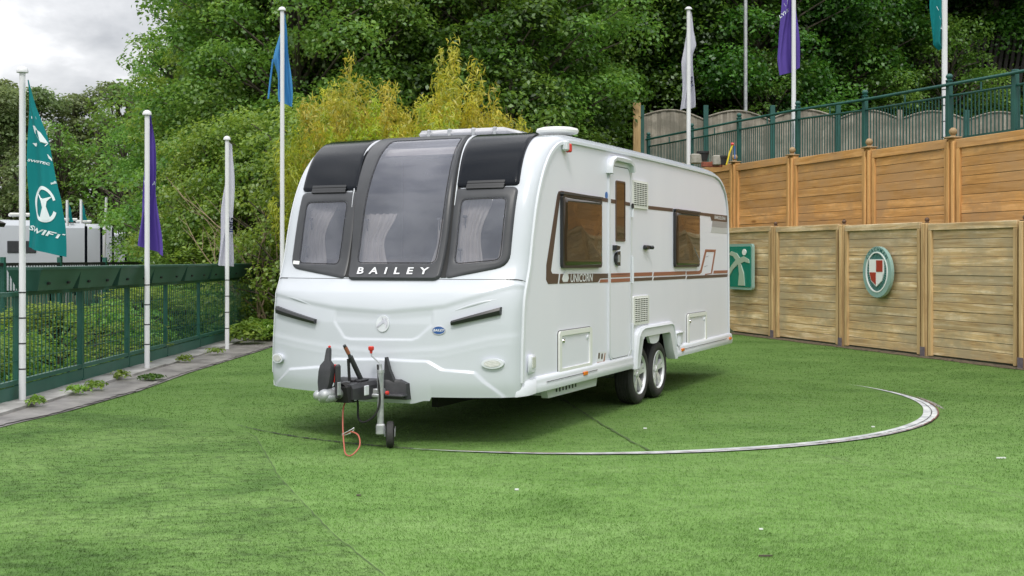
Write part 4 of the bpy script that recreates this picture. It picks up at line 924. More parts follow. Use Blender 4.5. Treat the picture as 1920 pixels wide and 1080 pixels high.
def flagmesh(x, y, left, right, folds, amp, yoff, m, label, rz=0, tilt=0, z_rows=46, marks=(), ph=0, grp=None):
    """left/right: lists of (z, x) boundaries in metres relative to the pole, top to bottom"""
    t = None
    def pt(a, tt, off=0):
        zl = left[0][0] + (left[-1][0] - left[0][0]) * tt; zr = right[0][0] + (right[-1][0] - right[0][0]) * tt
        xl = np.interp(-zl, [-q[0] for q in left], [q[1] for q in left]); xr = np.interp(-zr, [-q[0] for q in right], [q[1] for q in right])
        X = xl + (xr - xl) * a; Z = zl + (zr - zl) * a
        k = amp * 1.5 * (.3 + .7 * tt)
        Y = yoff + k * math.sin(a * folds * 6.283 + ph + tt * 1.5) + k * .4 * math.sin(a * folds * 14 + tt * 6 + ph * 2) + .3 * amp * math.sin(tt * 11 + a * 4)
        X += .25 * k * math.sin(tt * 9 + a * 5 + ph)
        return Vector((X, Y + off, Z))
    rows = [[pt(j / 44, i / z_rows) for j in range(45)] for i in range(z_rows + 1)]
    b = MB(); b.grid(rows); o = b.build('flag', m, None, smooth=True, fix=False, loc=(x, y, 0)); tag(o, label, 'flag', grp)
    for mk in marks: mk(o, pt)
    return o
def fl_text(txt, a, tt, size, bold, sx, shear, m, ws, hs, rot=0):
    def f(o, pt):
        c, s_ = math.cos(rot), math.sin(rot)
        put_text('flag_lettering', txt, lambda x, y: pt(a + (x * c - y * s_) / ws, tt - (x * s_ + y * c) / hs, -.007), m, o, size=size, bold=bold, sx=sx, shear=shear)
    return f
def fl_poly(pts, m, name='flag_emblem'):
    def f(o, pt):
        vs = [pt(a, t, -.007) for a, t in pts]; b = MB(); b.add(vs, [tuple(range(len(vs)))]); b.build(name, m, o, fix=False)
    return f
def fl_ring(a, tt, ra, rt, wa, m, a0=0, a1=360):
    def f(o, pt):
        b = MB(); rows = []
        for k in range(41):
            q = R(a0 + (a1 - a0) * k / 40); rows.append([pt(a + ra * e * math.cos(q), tt + rt * e * math.sin(q), -.007) for e in (1, 1 - wa / 2, 1 - wa)])
        b.grid(rows); b.build('flag_emblem', m, o, fix=False)
    return f
S1 = .00543
PG = 'white flagpoles along the left balustrade'
pole(-4.99, 12.5, 0, 3.44, .034, 'white flagpole nearest the left edge, carrying the teal flag', grp=PG)
pole(-4.79, 16.1, 0, 3.43, .034, 'white flagpole carrying the purple flag in front of the green balustrade', grp=PG)
pole(-4.60, 19.8, 0, 3.46, .034, 'short white flagpole with the grey-white flag, third along the balustrade', grp=PG)
zt_ = lambda py: CAM_H - (py - 485) * 21. / 2300
pole((529 - 960) * 21. / 2300, 21.0, 0, zt_(12), .037, 'tall white flagpole carrying the light blue flag, beside the front corner of the caravan', bands=False)
zt = lambda py, D: CAM_H - (py - 485) * D / 2300
def bd(pts, D, px0): return [(zt(py, D), (px - px0) * D / 2300) for px, py in pts]
D = 12.5
flagmesh(-4.99, 12.5, bd([(53, 155), (52, 300), (52, 463)], D, 42), bd([(56, 150), (68, 200), (90, 262), (104, 320), (117, 372), (121, 420), (119, 482)], D, 42), .9, .035, -.02, M['teal'],
    'teal flag with white bird ring emblem on the flagpole nearest the left edge', ph=.5, marks=[
    fl_ring(.52, .72, .36, .105, .20, M['print'], 20, 340), fl_poly([(.25, .66), (.50, .69), (.78, .665), (.62, .70), (.60, .73), (.70, .80), (.55, .815), (.44, .80), (.50, .74), (.42, .70)], M['print']),
    fl_text('SWIFT', .45, .885, .075, .002, 1.35, .25, M['print'], .30, 1.72, -.05), fl_text('SWIFTEC', .44, .475, .034, .001, 1.3, .2, M['print'], .22, 1.72, -.1),
    fl_poly([(.45, .26), (.62, .265), (.70, .29), (.78, .30), (.90, .345), (.96, .36), (.80, .378), (.42, .385), (.28, .365), (.45, .365), (.68, .355), (.60, .33), (.5, .30)], M['print']),
    fl_poly([(.40, .205), (.8, .21), (.8, .225), (.4, .22)], M['print']), fl_poly([(.82, .42), (.98, .445), (.98, .46), (.84, .445)], M['print']), fl_text('swift', .88, .585, .035, .001, 1.0, .2, M['print'], .30, 1.72, .35)])
D = 16.1
flagmesh(-4.79, 16.1, bd([(279, 215), (272, 320), (263, 375), (261, 405), (259, 457)], D, 280), bd([(283, 212), (291, 270), (294, 330), (300, 395), (306, 480)], D, 280), 1.3, .05, .09, M['purple'],
    'purple flag with white letters hanging limp in front of the green balustrade', ph=1.2, marks=[fl_text('AL', .78, .50, .09, .002, 1.0, .1, M['print'], .25, 1.85), fl_poly([(.06, .44), (.20, .445), (.19, .47), (.05, .465)], M['print']), fl_poly([(.02, .50), (.12, .515), (.22, .505), (.2, .53), (.08, .535)], M['print'])])
D = 19.8
flagmesh(-4.60, 19.8, bd([(437, 265), (431, 345), (424, 395), (416, 497)], D, 437), bd([(445, 270), (447, 330), (446, 500)], D, 437), 1.2, .05, .07, M['whitecloth'],
    'grey-white flag with navy letters hanging limp on the third balustrade flagpole', ph=.3, marks=[fl_text('ING', .88, .66, .14, .004, 1.0, 0, M['printdark'], .24, 2.0, R(90))])
D = 21.
flagmesh((529 - 960) * D / 2300, D, bd([(527, 40), (518, 80), (510, 108), (513, 125), (524, 190)], D, 529), bd([(532, 22), (538, 75), (545, 130), (547, 200)], D, 529), 1.2, .06, .09, M['bluecloth'], 'light blue flag hanging on the tall flagpole beside the caravan', ph=2.)
b = MB(); b.tube([(-3.935 - .17, 21.06, zt(110, D)), (-3.935 - .22, 21.08, zt(150, D)), (-3.935 - .25, 21.06, zt(184, D))], .016, 5); tag(b.build('rope', M['bluecloth']), 'loose blue ribbon end hanging below the light blue flag', 'rope')
# poles behind the right wall
D = 27.
pole((1291 - 960) * D / 2300, D, 3.2, zt(12, D) - 3.2, .045, 'white flagpole behind the caravan roof carrying a pale flag', cap=True, bands=False, grp='white flagpoles behind the timber wall')
flagmesh((1291 - 960) * D / 2300, D, bd([(1288, 60), (1280, 115), (1281, 150), (1278, 205)], D, 1291), bd([(1298, 20), (1301, 55), (1307, 82), (1301, 100), (1303, 200)], D, 1291), 1.2, .06, .08, M['whitecloth'], 'pale white flag hanging above the rear half of the caravan roof', ph=.9, marks=[fl_text('ING', .80, .72, .14, .003, 1., 0, M['printdark'], .3, 2.2, R(90))])
D = 24.0
pole((1488 - 960) * D / 2300, D, 3.2, 4.6, .042, 'white flagpole behind the orange wall carrying the dark purple flag', cap=True, bands=False, grp='white flagpoles behind the timber wall')
flagmesh((1488 - 960) * D / 2300, D, bd([(1476, -60), (1468, 10), (1461, 60), (1459, 110), (1463, 142)], D, 1488), bd([(1490, -60), (1494, 10), (1498, 70), (1502, 126)], D, 1488), 1.2, .06, .08, M['purple'], 'deep purple flag hanging from a tall pole behind the orange timber wall', ph=2.4, marks=[fl_text('LYNX', .2, .42, .10, .002, 1., 0, M['print'], .45, 2.1, R(25)), fl_poly([(.12, .33), (.3, .30), (.32, .34), (.2, .36)], M['print'])])
D = 20.0
pole((1771 - 960) * D / 2300, D, 3.1, 4.6, .045, 'white flagpole near the right edge carrying the teal flag', cap=True, bands=True, grp='white flagpoles behind the timber wall')
flagmesh((1771 - 960) * D / 2300, D, bd([(1751, -90), (1748, 5), (1751, 60), (1753, 82), (1765, 92)], D, 1771), bd([(1775, -90), (1778, 5), (1778, 40), (1776, 90)], D, 1771), 1.0, .05, .07, M['teal'], 'teal flag with white marks hanging from the pole near the right edge', ph=.2, marks=[fl_poly([(.35, .55), (.75, .52), (.8, .56), (.4, .6)], M['print']), fl_poly([(.4, .66), (.8, .63), (.8, .68), (.45, .70)], M['print']), fl_poly([(.4, .78), (.7, .74), (.85, .79), (.5, .80)], M['print'])])
D = 26.5
b = MB(); b.tube([(0, 0, 0), (0, 0, 7)], .05, 12); b.box((0, -.3, 7.0), (.12, .7, .06)); t = thing('lamp_post', 'plain grey metal post rising behind the arched timber fence', 'lamp post', ((1398 - 960) * 33.5 / 2300, 33.5, 3.3)); b.build('column', M['galv'], t, smooth=30)

# ------------------------------------------------------------------ left balustrade with troughs
FX = -5.10
fen = thing('balustrade', 'green metal balustrade with fine vertical bars on the left side of the yard', 'fence', (FX, 7, 0))
posts = [7.2, 9.0, 10.8, 12.65, 14.5, 16.25, 18.05, 19.95, 22.0, 24.0, 26.0]
ppx = [FX] * 8 + [-5.20, -5.3, -5.4]
for k, y in enumerate(posts):
    b = MB(); b.box((0, y - 7, .56), (.055, .055, 1.15), bev=.004); b.box((0.0, y - 7, .055), (.10, .10, .014)); b.build('post', M['green'], fen)
for k in range(len(posts) - 1):
    y0, y1 = posts[k] - 7, posts[k + 1] - 7; b = MB()
    b.box((0, (y0 + y1) / 2, 1.11), (.05, y1 - y0 - .06, .045)); b.build('rail', M['green'], fen); b = MB(); b.box((0, (y0 + y1) / 2, .205), (.05, y1 - y0 - .06, .045)); b.build('rail', M['green'], fen)
    b = MB(); n = int((y1 - y0) / .105)
    for i in range(1, n): yy_ = y0 + (y1 - y0) * i / n; b.box((0, yy_, .66), (.009, .009, .86))
    for z in (.42, .88): b.box((0.0, (y0 + y1) / 2, z), (.006, y1 - y0 - .06, .006))
    b.build('bar_panel', M['green'], fen)
    b = MB(); b.box((.02, (y0 + y1) / 2, .10), (.03, y1 - y0 - .02, .14)); b.build('kick_board', M['green'], fen)
tr_y = [12.75, 13.95, 15.35, 16.8, 18.5, 20.05, 21.5, 23.2, 24.8]
desc = ['nearest', 'second', 'third', 'fourth', 'fifth', 'sixth', 'seventh', 'farthest']
for k in range(8):
    y0, y1 = tr_y[k] + .01, tr_y[k + 1] - .01; cx_ = FX + .02 + random.uniform(-.01, .01); rz = random.uniform(-.012, .012)
    t = thing('planter_trough', f'empty dark green trough on the balustrade rail, {desc[k]} of the row of eight', 'planter', (cx_, (y0 + y1) / 2, 1.135), rz, 'green troughs lined up on the balustrade')
    hl = (y1 - y0) / 2; b = MB()
    def sec(yy_, sh): return [(-.10 , yy_, 0), (-.17 + sh, yy_, .22), (-.185, yy_, .225), (-.185, yy_, .25), (.20, yy_, .25), (.20, yy_, .222), (.185, yy_, .22), (.11, yy_, 0)]
    rows = [sec(-hl + .07, 0), sec(hl - .07, 0)]; 
    a0 = [(x_ , (-hl if z_ > .1 else -hl + .09), z_) for x_, _, z_ in rows[0]]; a1 = [(x_, (hl if z_ > .1 else hl - .09), z_) for x_, _, z_ in rows[1]]
    b.grid([a0 + [a0[0]], a1 + [a1[0]]]); b.add(a0, [tuple(range(8))]); b.add(a1, [tuple(range(8))]); b.build('trough', M['trough'], t)
    for q in (-.3, .3): b = MB(); b.box((.145, q * hl * 1.6, .075), (.02, .06, .025), rot=Matrix.Rotation(R(20), 3, 'Y')); b.build('drain_slot', M['gasket'], t)
# second, lower boundary rail beyond
t = thing('railing', 'dark green railing beyond the balustrade, in front of the stored caravans', 'fence', (-8.3, 20, -1.9))
for z_ in (3.28, 2.4): b = MB(); b.box((0, 0, z_), (.05, 15, .05)); b.build('rail', M['gasket'], t)
b = MB()
for k in range(120): b.box((0, -7.5 + k * .125, 2.85), (.015, .015, .85))
b.build('bar_panel', M['green'], t)
for k in range(7): b = MB(); b.box((0, -7.5 + k * 2.5, 1.7), (.07, .07, 3.4)); b.build('post', M['green'], t)

# ------------------------------------------------------------------ timber retaining walls
ang = math.atan2(WD[1], WD[0])       # local x runs away from the camera along the wall
def wallpt(k, off, z): p = WA + WD * k + WN * off; return (p[0], p[1], z)
def kpx(px, off):                    # distance along the wall seen at picture column px
    q = (px - 960) / 2300; p = WA + WN * off
    return (q * p[1] - p[0]) / (WD[0] - q * WD[1])
# local frame: x along wall away from camera, y = towards the yard (left)  (rotation ang)
lw = thing('timber_retaining_wall', 'weathered tan board retaining wall standing on the turf, lower of the two', 'wall', tuple(WA) + (0,), ang)
uw = thing('timber_retaining_wall', 'fresher orange board retaining wall stepped back above the tan wall', 'wall', tuple(WA) + (0,), ang)
lowk = [-4.4, -2.2] + [kpx(p, 0) for p in (1917, 1733, 1578, 1450)] + [kpx(1450, 0) + 2.4, kpx(1450, 0) + 4.8]
lowtop = [1.96, 1.965, 1.975, 2.006, 2.04, 2.07, 2.09, 2.11]
def yl(off): return -off   # wall-away offset -> local y (sign fixed below)
SG = 1 if (Matrix.Rotation(ang, 2) @ Vector((0, 1))).dot(Vector(WN)) > 0 else -1     # local y sign pointing away from yard
def wall_panels(par, ks, tops, base, off, nb, fr, boards, postm, gap, footer, top_frame=.12):
    for i in range(len(ks) - 1):
        a, c = ks[i], ks[i + 1]; tp = (tops[i] + tops[i + 1]) / 2; x0, x1 = a + gap, c - gap
        b = MB(); h = (tp - base - top_frame - fr) / nb
        for j in range(nb):
            z0 = base + fr + j * h; b.box(((x0 + x1) / 2, SG * (off + .05 + random.uniform(-.004, .004)), z0 + h / 2), (x1 - x0 - .12, .045, h - .006), bev=.004, rot=Matrix.Rotation(random.uniform(-.002, .002), 3, 'Y'))
        b.build('board_panel', boards, par)
        b = MB(); b.box(((x0 + x1) / 2, SG * (off + .02), tp - top_frame / 2), (x1 - x0, .06, top_frame), bev=.006); b.build('top_rail', boards, par); b = MB()
        for x_ in (x0 + .035, x1 - .035): b.box((x_, SG * (off + .018), (base + tp - top_frame) / 2 + .002), (.075, .055, tp - top_frame - base - .004), bev=.006)
        if fr > .05: b.box(((x0 + x1) / 2, SG * (off + .02), base + fr / 2), (x1 - x0 - .15, .05, fr - .004), bev=.006)
        b.build('panel_frame', postm, par)
    b = MB()
    for i in range(len(ks)):
        pass
wall_panels(lw, lowk, lowtop, 0.03, 0, 14, .02, M['tanwood'], M['tanpost'], .10, True, .10)
for i, k in enumerate(lowk):
    b = MB(); b.box((k, SG * .05, lowtop[i] / 2), (.12, .12, lowtop[i]), bev=.008); b.box((k, SG * (-.022), lowtop[i] / 2 + .005), (.07, .022, lowtop[i] - .03), bev=.006); p = b.build('post', M['tanpost'], lw)
    b = MB(); b.box((k, SG * (-.034), .08), (.105, .01, .16)); b.build('post_shoe', M['foot'], p)
    b = MB(); b.ball((k, SG * .05, lowtop[i] + .05), .036, 12); b.lathe([(.03, 0), (.035, .01), (.02, .025)], 12, Matrix.Translation((k, SG * .05, lowtop[i]))); b.build('finial', M['finial'], p, smooth=50)
b = MB(); b.box(((lowk[0] + lowk[-1]) / 2, SG * .35, 1.9), (lowk[-1] - lowk[0], .5, .10)); b.build('planting_ledge', M['soil'], lw)
UO = .62
upk = [kpx(1785, UO) - 2 * 2.15, kpx(1785, UO) - 2.15] + [kpx(p, UO) for p in (1785, 1628, 1484, 1376)] ; upk += [upk[-1] + 2.5]
def uptop(px, off): k = kpx(px, off); p = WA + WD * k + WN * off; return zt(np.interp(px, [1330, 1380, 1484, 1628, 1785, 1920], [312, 306, 294, 280, 262, 246]), p[1])
uptops = [3.25, 3.28] + [uptop(p, UO) for p in (1785, 1628, 1484, 1376)]; uptops += [uptops[-1] + .02]
wall_panels(uw, upk, uptops, 1.96, UO, 8, .05, M['orangewood'], M['orangepost'], .11, False, .14)
for i, k in enumerate(upk):
    tp = uptops[i] + .02; b = MB(); b.box((k, SG * (UO + .05), (1.95 + tp) / 2), (.16, .12, tp - 1.95), bev=.008)
    for q in (-.055, .055): b.box((k + q, SG * (UO - .028), (1.95 + tp) / 2 - .02), (.055, .03, tp - 1.95 - .05), bev=.006)
    p = b.build('post', M['orangepost'], uw)
    b = MB(); b.box((k, SG * (UO + .02), tp + .012), (.20, .20, .024), bev=.006); b.ball((k, SG * (UO + .02), tp + .105), .062, 14); b.lathe([(.05, .02), (.055, .03), (.025, .05), (.03, .06)], 14, Matrix.Translation((k, SG * (UO + .02), tp))); b.build('finial', M['finial2'], p, smooth=50)
b = MB(); rows = []
for k in np.arange(-4.4, 9, .12):
    wv_ = .05 + .05 * random.random() + .04 * math.sin(k * 2.1) ** 2; p0 = WA + WD * k - WN * wv_; p1 = WA + WD * k + WN * .06; rows.append([(p0[0], p0[1], .006), (*(WA + WD * k - WN * wv_ * .5), .016 + .01 * random.random()), (p1[0], p1[1], .03)])
b.grid(rows); struct(b.build('soil_strip', M['leaflitter'], smooth=True))
# green handrail on the terrace edge
hr = thing('balustrade', 'green steel railing with ball-topped posts on top of the orange wall', 'fence', tuple(WA) + (0,), ang)
HO = .95
hpx = [1904, 1780, 1622, 1496, 1386, 1297, 1216]; hk = [kpx(p, HO) for p in hpx]; hk = [hk[0] - 4.2, hk[0] - 2.1] + hk
topy = np.interp(hpx, [1215, 1297, 1386, 1496, 1622, 1780, 1920], [262, 246, 228, 207, 188, 160, 135])
hz = [zt(topy[i], (WA + WD * hk[i + 2] + WN * HO)[1]) for i in range(7)]; hz = [hz[0] - .02, hz[0] - .01] + hz
b0 = 3.22
for i, k in enumerate(hk):
    z1 = hz[i]; ball = i not in (2,)
    b = MB(); b.box((k, SG * HO, (b0 + z1 + .06) / 2), (.08, .08, z1 + .06 - b0), bev=.006); p = b.build('post', M['greenb'], hr)
    if ball: b = MB(); b.lathe([(.055, 0), (.06, .02), (.03, .035), (.05, .06), (.055, .085), (.035, .115), (.001, .125)], 14, Matrix.Translation((k, SG * HO, z1 + .06))); b.build('cap', M['greenb'], p, smooth=50)
for i in range(len(hk) - 1):
    a, c = hk[i], hk[i + 1]; za, zc = hz[i], hz[i + 1]; b = MB()
    b.tube([(a, SG * (HO - .07), za), (c, SG * (HO - .07), zc)], .025, 8); b.build('handrail', M['greenb'], hr); b = MB()
    b.tube([(a + .045, SG * HO, za - .17), (c - .045, SG * HO, zc - .17)], .02, 6); b.build('rail', M['greenb'], hr); b = MB(); b.box(((a + c) / 2, SG * HO, b0 + .12), (c - a - .09, .04, .04)); b.build('rail', M['greenb'], hr); b = MB()
    m_ = (a + c) / 2; b.tube([(m_, SG * HO, (za + zc) / 2 - .17), (m_, SG * HO, (za + zc) / 2 - .03)], .015, 6); b.build('rail_stub', M['greenb'], hr)
    b = MB(); n = int((c - a) / .085)
    for j in range(1, n):
        x_ = a + (c - a) * j / n; zz = za + (zc - za) * j / n - .17; b.box((x_, SG * HO, (b0 + .12 + zz) / 2), (.020, .010, zz - b0 - .12))
    b.build('bar_panel', M['greenb'], hr)
# arched panel fence at the back of the terrace
FY = 33.; fx = lambda px: (px - 960) * FY / 2300
af = thing('panel_fence', 'weathered grey timber fence with arched panel tops between green posts on the terrace', 'fence', (0, FY, 3.3))
gpx = [1200, 1323, 1448, 1571, 1686, 1812, 1936, 2060]
for i in range(len(gpx) - 1):
    x0, x1 = fx(gpx[i]) + .07, fx(gpx[i + 1]) - .07; b = MB(); n = 13; wb = (x1 - x0) / n
    for j in range(n):
        t = (j + .5) / n; zt_ = 2.00 + .20 * math.sin(math.pi * t) - (.10 * t if i in (0, 1) else 0) - .02 * i; xx = x0 + (j + .5) * wb
        b.box((xx, 0 if j % 2 else -.012, zt_ / 2), (wb + .012, .016, zt_), bev=.002)
    b.build('board_panel', M['greywood'], af)
    b = MB(); P = [(x0 + (x1 - x0) * k / 16, -.03, 2.02 + .20 * math.sin(math.pi * k / 16) - (.10 * k / 16 if i in (0, 1) else 0) - .02 * i) for k in range(17)]; b.tube(P, .025, 6); b.build('arched_rail', M['greywood'], af)
for i, p in enumerate(gpx):
    b = MB()
    if i == 0: b.box((fx(1193), -.1, 1.15), (.20, .18, 2.4), bev=.01); b.build('end_post', M['tanpost'], af); b = MB()
    b.box((fx(p) + (.04 if i == 0 else 0), -.02, 1.12), (.13, .10, 2.35 if i < 4 else 2.1), bev=.006); b.build('post', M['greenb'] if i != 4 else M['greywood'], af)
# bits standing on the wall end
def at(px, py, D): return ((px - 960) * D / 2300, D, zt(py, D))
D = 25.3
b = MB(); b.box((0, 0, .09), (.22, .2, .2), bev=.02); tag(b.build('stone_block', M['stone'], loc=at(1305, 306, D)), 'pale stone block on the wall end beside the black pot', 'block')
b = MB(); b.lathe([(.001, 0), (.09, 0), (.12, .16), (.135, .16), (.135, .20), (.12, .20), (.11, .17), (.001, .17)], 18); tag(b.build('plant_pot', M['pot'], loc=at(1318, 302, D), smooth=40), 'black plastic plant pot on the wall end, left of the bricks', 'plant pot')
b = MB(); b.box((0, 0, .05), (.22, .11, .1), rz=.3, bev=.006); b.box((.20, .02, .06), (.2, .11, .12), rz=-.4, bev=.006); tag(b.build('brick', M['brick'], loc=at(1326, 313, D - .5)), 'red brick rubble lying on the end of the orange wall', 'brick')
b = MB(); b.box((0, 0, .1), (.16, .2, .2), bev=.02); tag(b.build('stone_block', M['stone'], loc=at(1343, 310, D - .5)), 'pale stone block beside the second dark pot', 'block')
b = MB(); b.lathe([(.001, 0), (.08, 0), (.10, .14), (.115, .14), (.115, .18), (.10, .18), (.001, .15)], 18); tag(b.build('plant_pot', M['pot'], loc=at(1354, 309, D - .5), smooth=40), 'dark plant pot next to the yellow tool on the wall', 'plant pot')
t = thing('garden_tool', 'yellow and blue long-handled tool with red grip leaning on the green railing', 'tool', at(1362, 309, D - .6))
b = MB(); b.tube([(0, 0, 0), (.03, 0, .1), (.07, .02, .25), (.13, .03, .40)], .016, 8); b.build('yellow_shaft', M['yellow'], t, smooth=40)
b = MB(); b.tube([(.10, .03, .42), (.15, .03, .42)], .03, 8); b.build('red_grip', M['red'], t, smooth=40)
b = MB(); b.tube([(.17, .03, .38), (.175, .02, .12)], .012, 8); b.build('blue_shaft', M['blue'], t, smooth=40)

# ---- signs on the lower wall
def wall_thing(name, label, cat, px, py):
    k = kpx(px, -.02); p = WA + WD * k; return thing(name, label, cat, (p[0], p[1], zt(py, p[1])), ang + (math.pi if SG > 0 else 0))
# local frame of a sign: x to the right as seen from the yard?  computed below so that -y faces the yard
def sign_frame(px, py, name, label, cat):
    k = kpx(px, -.03); p = WA + WD * k - WN * .035
    # x axis = towards camera (right in the picture), z up, outward normal = -WN
    e = thing(name, label, cat, (p[0], p[1], zt(py, p[1])))
    xa = Vector((-WD[0], -WD[1], 0)); ya = Vector((WN[0], WN[1], 0)); e.rotation_euler = Matrix((xa, ya, Vector((0, 0, 1)))).transposed().to_euler(); return e
s1 = sign_frame(1391, 500, 'wall_sign', 'teal rounded square sign with silver palm-like figure on the tan wall', 'sign')
hw, hh = .52, .44
def splate(name, pts, y0, y1, m, par): b = MB(); b.prism(pts, y0, y1, 'y'); return b.build(name, m, par)
splate('sign_rim', rrect(-hw, -hh, hw, hh, .07, 6), 0, -.05, M['signrim'], s1)
splate('sign_face', rrect(-hw + .05, -hh + .05, hw - .05, hh - .05, .04, 6), -.03, -.056, M['signteal'], s1)
fig = [(-.02, -.36), (.24, -.36), (.20, -.12), (.08, .06), (.22, .10), (.42, .07), (.40, .14), (.20, .20), (.04, .17), (-.08, .26), (-.30, .30), (-.42, .24), (-.22, .20), (-.12, .13), (-.30, .02), (-.44, -.10), (-.44, -.24), (-.24, -.06), (-.02, .05), (.02, -.14)]
splate('sign_figure', fig, -.056, -.068, M['signpale'], s1); splate('sign_sun', [(.22 + .08 * math.cos(R(a)), .28 + .06 * math.sin(R(a))) for a in range(0, 360, 24)], -.056, -.066, M['signwhite'], s1)
s2 = sign_frame(1650, 510, 'wall_sign', 'oval teal and silver sign with red and white quartered shield on the tan wall', 'sign')
def ell(rx, rz, n=48): return [(rx * math.cos(2 * math.pi * k / n), rz * math.sin(2 * math.pi * k / n)) for k in range(n)]
orx, orz = .385, .405
splate('sign_rim', ell(orx, orz), 0, -.045, M['signrim'], s2); ringplate('sign_border', ell(orx * .99, orz * .99), ell(orx * .74, orz * .76), -.04, -.055, M['signrim'], s2)
splate('sign_face', ell(orx * .74, orz * .76), -.03, -.048, M['signdeep'], s2); ringplate('inner_ring', ell(orx * .77, orz * .79), ell(orx * .71, orz * .74), -.04, -.062, M['signwhite'], s2)
b = MB()
for k in range(40):
    a = 2 * math.pi * k / 40; b.add([(orx * r_ * math.cos(a + d), -.0485, orz * r_ * math.sin(a + d)) for r_, d in ((.38, -.01), (.70, -.02), (.70, .02), (.38, .01))], [(0, 1, 2, 3)])
b.build('sunburst', M['signrim'], s2)
sh = [(-.19, .20), (.19, .20), (.19, -.02), (.14, -.14), (0, -.23), (-.14, -.14), (-.19, -.02)]
splate('shield', sh, -.048, -.066, M['signwhite'], s2)
splate('shield_quarter', [(.005, .185), (.175, .185), (.175, .005), (.005, .005)], -.066, -.070, M['signred'], s2); splate('shield_quarter', [(-.005, -.005), (-.175, -.005), (-.17, -.03), (-.13, -.13), (-.005, -.205)], -.066, -.070, M['signred'], s2)
for i, ch in enumerate('COACHMAN'):
    a = R(90 + 49 - 14 * i); px_, pz_ = orx * .87 * math.cos(a), orz * .875 * math.sin(a); rr = a - math.pi / 2
    put_text('sign_lettering', ch, lambda x, y: (px_ + x * math.cos(rr) - y * math.sin(rr), -.0575, pz_ + x * math.sin(rr) + y * math.cos(rr)), M['signdeep'], s2, size=.088, bold=.002)

# palisade in the dark wood
t = thing('paling_fence', 'dark leaning paling fence half hidden among the trees above the terrace', 'fence', (13.0, 40.5, 0))
b = MB()
for k in range(46):
    x_ = -2.5 + k * .20; z0 = 5.7 + k * .058; b.box((x_, 0, z0 + .5), (.11, .03, 2.3), rot=Matrix.Rotation(R(9 + random.uniform(-3, 3)), 3, 'Y'))
b.tube([(-2.6, .05, 6.0), (6.6, .05, 8.6)], .04, 6); b.build('palings', M['palis'], t)

# ------------------------------------------------------------------ stored caravans beyond the fence
def stored(px, py, D, wpx, label, ob=None):
    x = (px - 960) * D / 2300; z1 = zt(py, D)
    if ob is None:
        t = thing('stored_caravan', label, 'caravan', (x, D, z1 - 2.6), R(25), 'white caravans in the lower storage yard'); b = MB()
        prof = [(-.95, .45), (-1.0, 1.2), (-.97, 2.38), (-.85, 2.54), (0, 2.58), (2.9, 2.58), (3.3, 2.3), (3.4, .45)]
        rows = []
        for v, k in ((0, .93), (.06, 1), (2.2, 1), (2.26, .93)): rows.append([(v, 1 + u * k if u > 0 else u * k + 1, .45 + (z - .45) * (.985 if k < 1 else 1)) for u, z in prof])
        b.grid(rows); b.add(rows[0], [tuple(range(8))]); b.add(rows[-1], [tuple(range(8))]); b.build('body', M['white'], t, smooth=30)
        b = MB(); b.box((1.13, .0, 1.75), (.8, .05, .35), bev=.015); b.build('window', M['frame'], t)
        b = MB(); b.box((2.28, 2.2, 1.5), (.03, 1., .6)); b.build('window', M['brownpane'], t)
        for v in (.1, 2.16): b = MB(); b.lathe([(.001, -.08), (.3, -.08), (.3, .08), (.001, .08)], 18, Matrix.Translation((v, 2.5, .3)) @ Matrix.Rotation(R(90), 4, 'Y')); b.build('wheel', M['tyre'], t)
        for v in (.03, 2.23): b = MB(); b.box((v, .0, 1.45), (.09, .06, 2.0), bev=.02); b.build('corner_trim', M['lid'], t)
        b = MB(); b.box((1.1, .6, 2.72), (.6, .6, .1), bev=.03); b.build('rooflight', M['cream'], t)
        b = MB()
        for v in (.25, 2.0): b.box((v, -.02, .75), (.12, .03, .3), bev=.01)
        b.build('light_cluster', M['red'], t)
        return t
    return dup(ob, (x, D, z1 - 2.6), ob.rotation_euler.z, None, label)
sv = stored(-37, 408, 36, 80, 'white stored caravan at the left edge, partly behind the teal flag')
for px, py, D, lb in ((30, 414, 41.2, 'white stored caravan mostly hidden behind the teal flag'), (74, 416, 46.4, 'white stored caravan in the middle of the row beyond the fence'), (108, 419, 51.6, 'white stored caravan second from the right of the row beyond the fence'), (142, 430, 57, 'farthest white stored caravan, at the right end of the row')):
    stored(px, py, D, 0, lb, sv)
t = thing('shed', 'small grey-green shed with dark roof at the left picture edge', 'shed', (-13.25, 30, -1.2), 0)
b = MB(); b.box((-1.2, 0, 1.8), (2.4, 2.4, 3.4)); b.build('wall', M['shed'], t)
b = MB(); b.prism([(-2.6, 3.45), (-1.2, 4.1), (.25, 3.48), (.3, 3.58), (-1.2, 4.25), (-2.65, 3.58)], -1.4, 1.4, 'y'); b.build('roof', M['roofing'], t)
for px, py, D, fl, lb in ((126, 375, 42, 1, 'small distant flagpole with a teal flag above the stored caravans, left of the pair'), (152, 374, 44, 1, 'small distant flagpole with a teal flag above the stored caravans, right of the pair'), (197, 370, 45, 0, 'bare leaning white pole above the stored caravans')):
    x_, y_, z_ = at(px, py, D); t = thing('flagpole', lb, 'flagpole', (x_, y_, z_ - 4)); b = MB(); b.tube([(0 if fl else -.12, 0, 0), (0 if fl else .05, 0, 4)], .05, 8); b.build('mast', M['pole'], t)
    if fl:
        o = flagmesh(x_ + .05, y_, [(z_ - .1, 0), (z_ - .75, 0)], [(z_ - .1, .02), (z_ - .4, .10), (z_ - .75, .16)], .8, .03, -.02, M['teal'], 'tiny teal flag on the ' + ('left' if px == 126 else 'right') + ' distant pole above the stored caravans', z_rows=10)
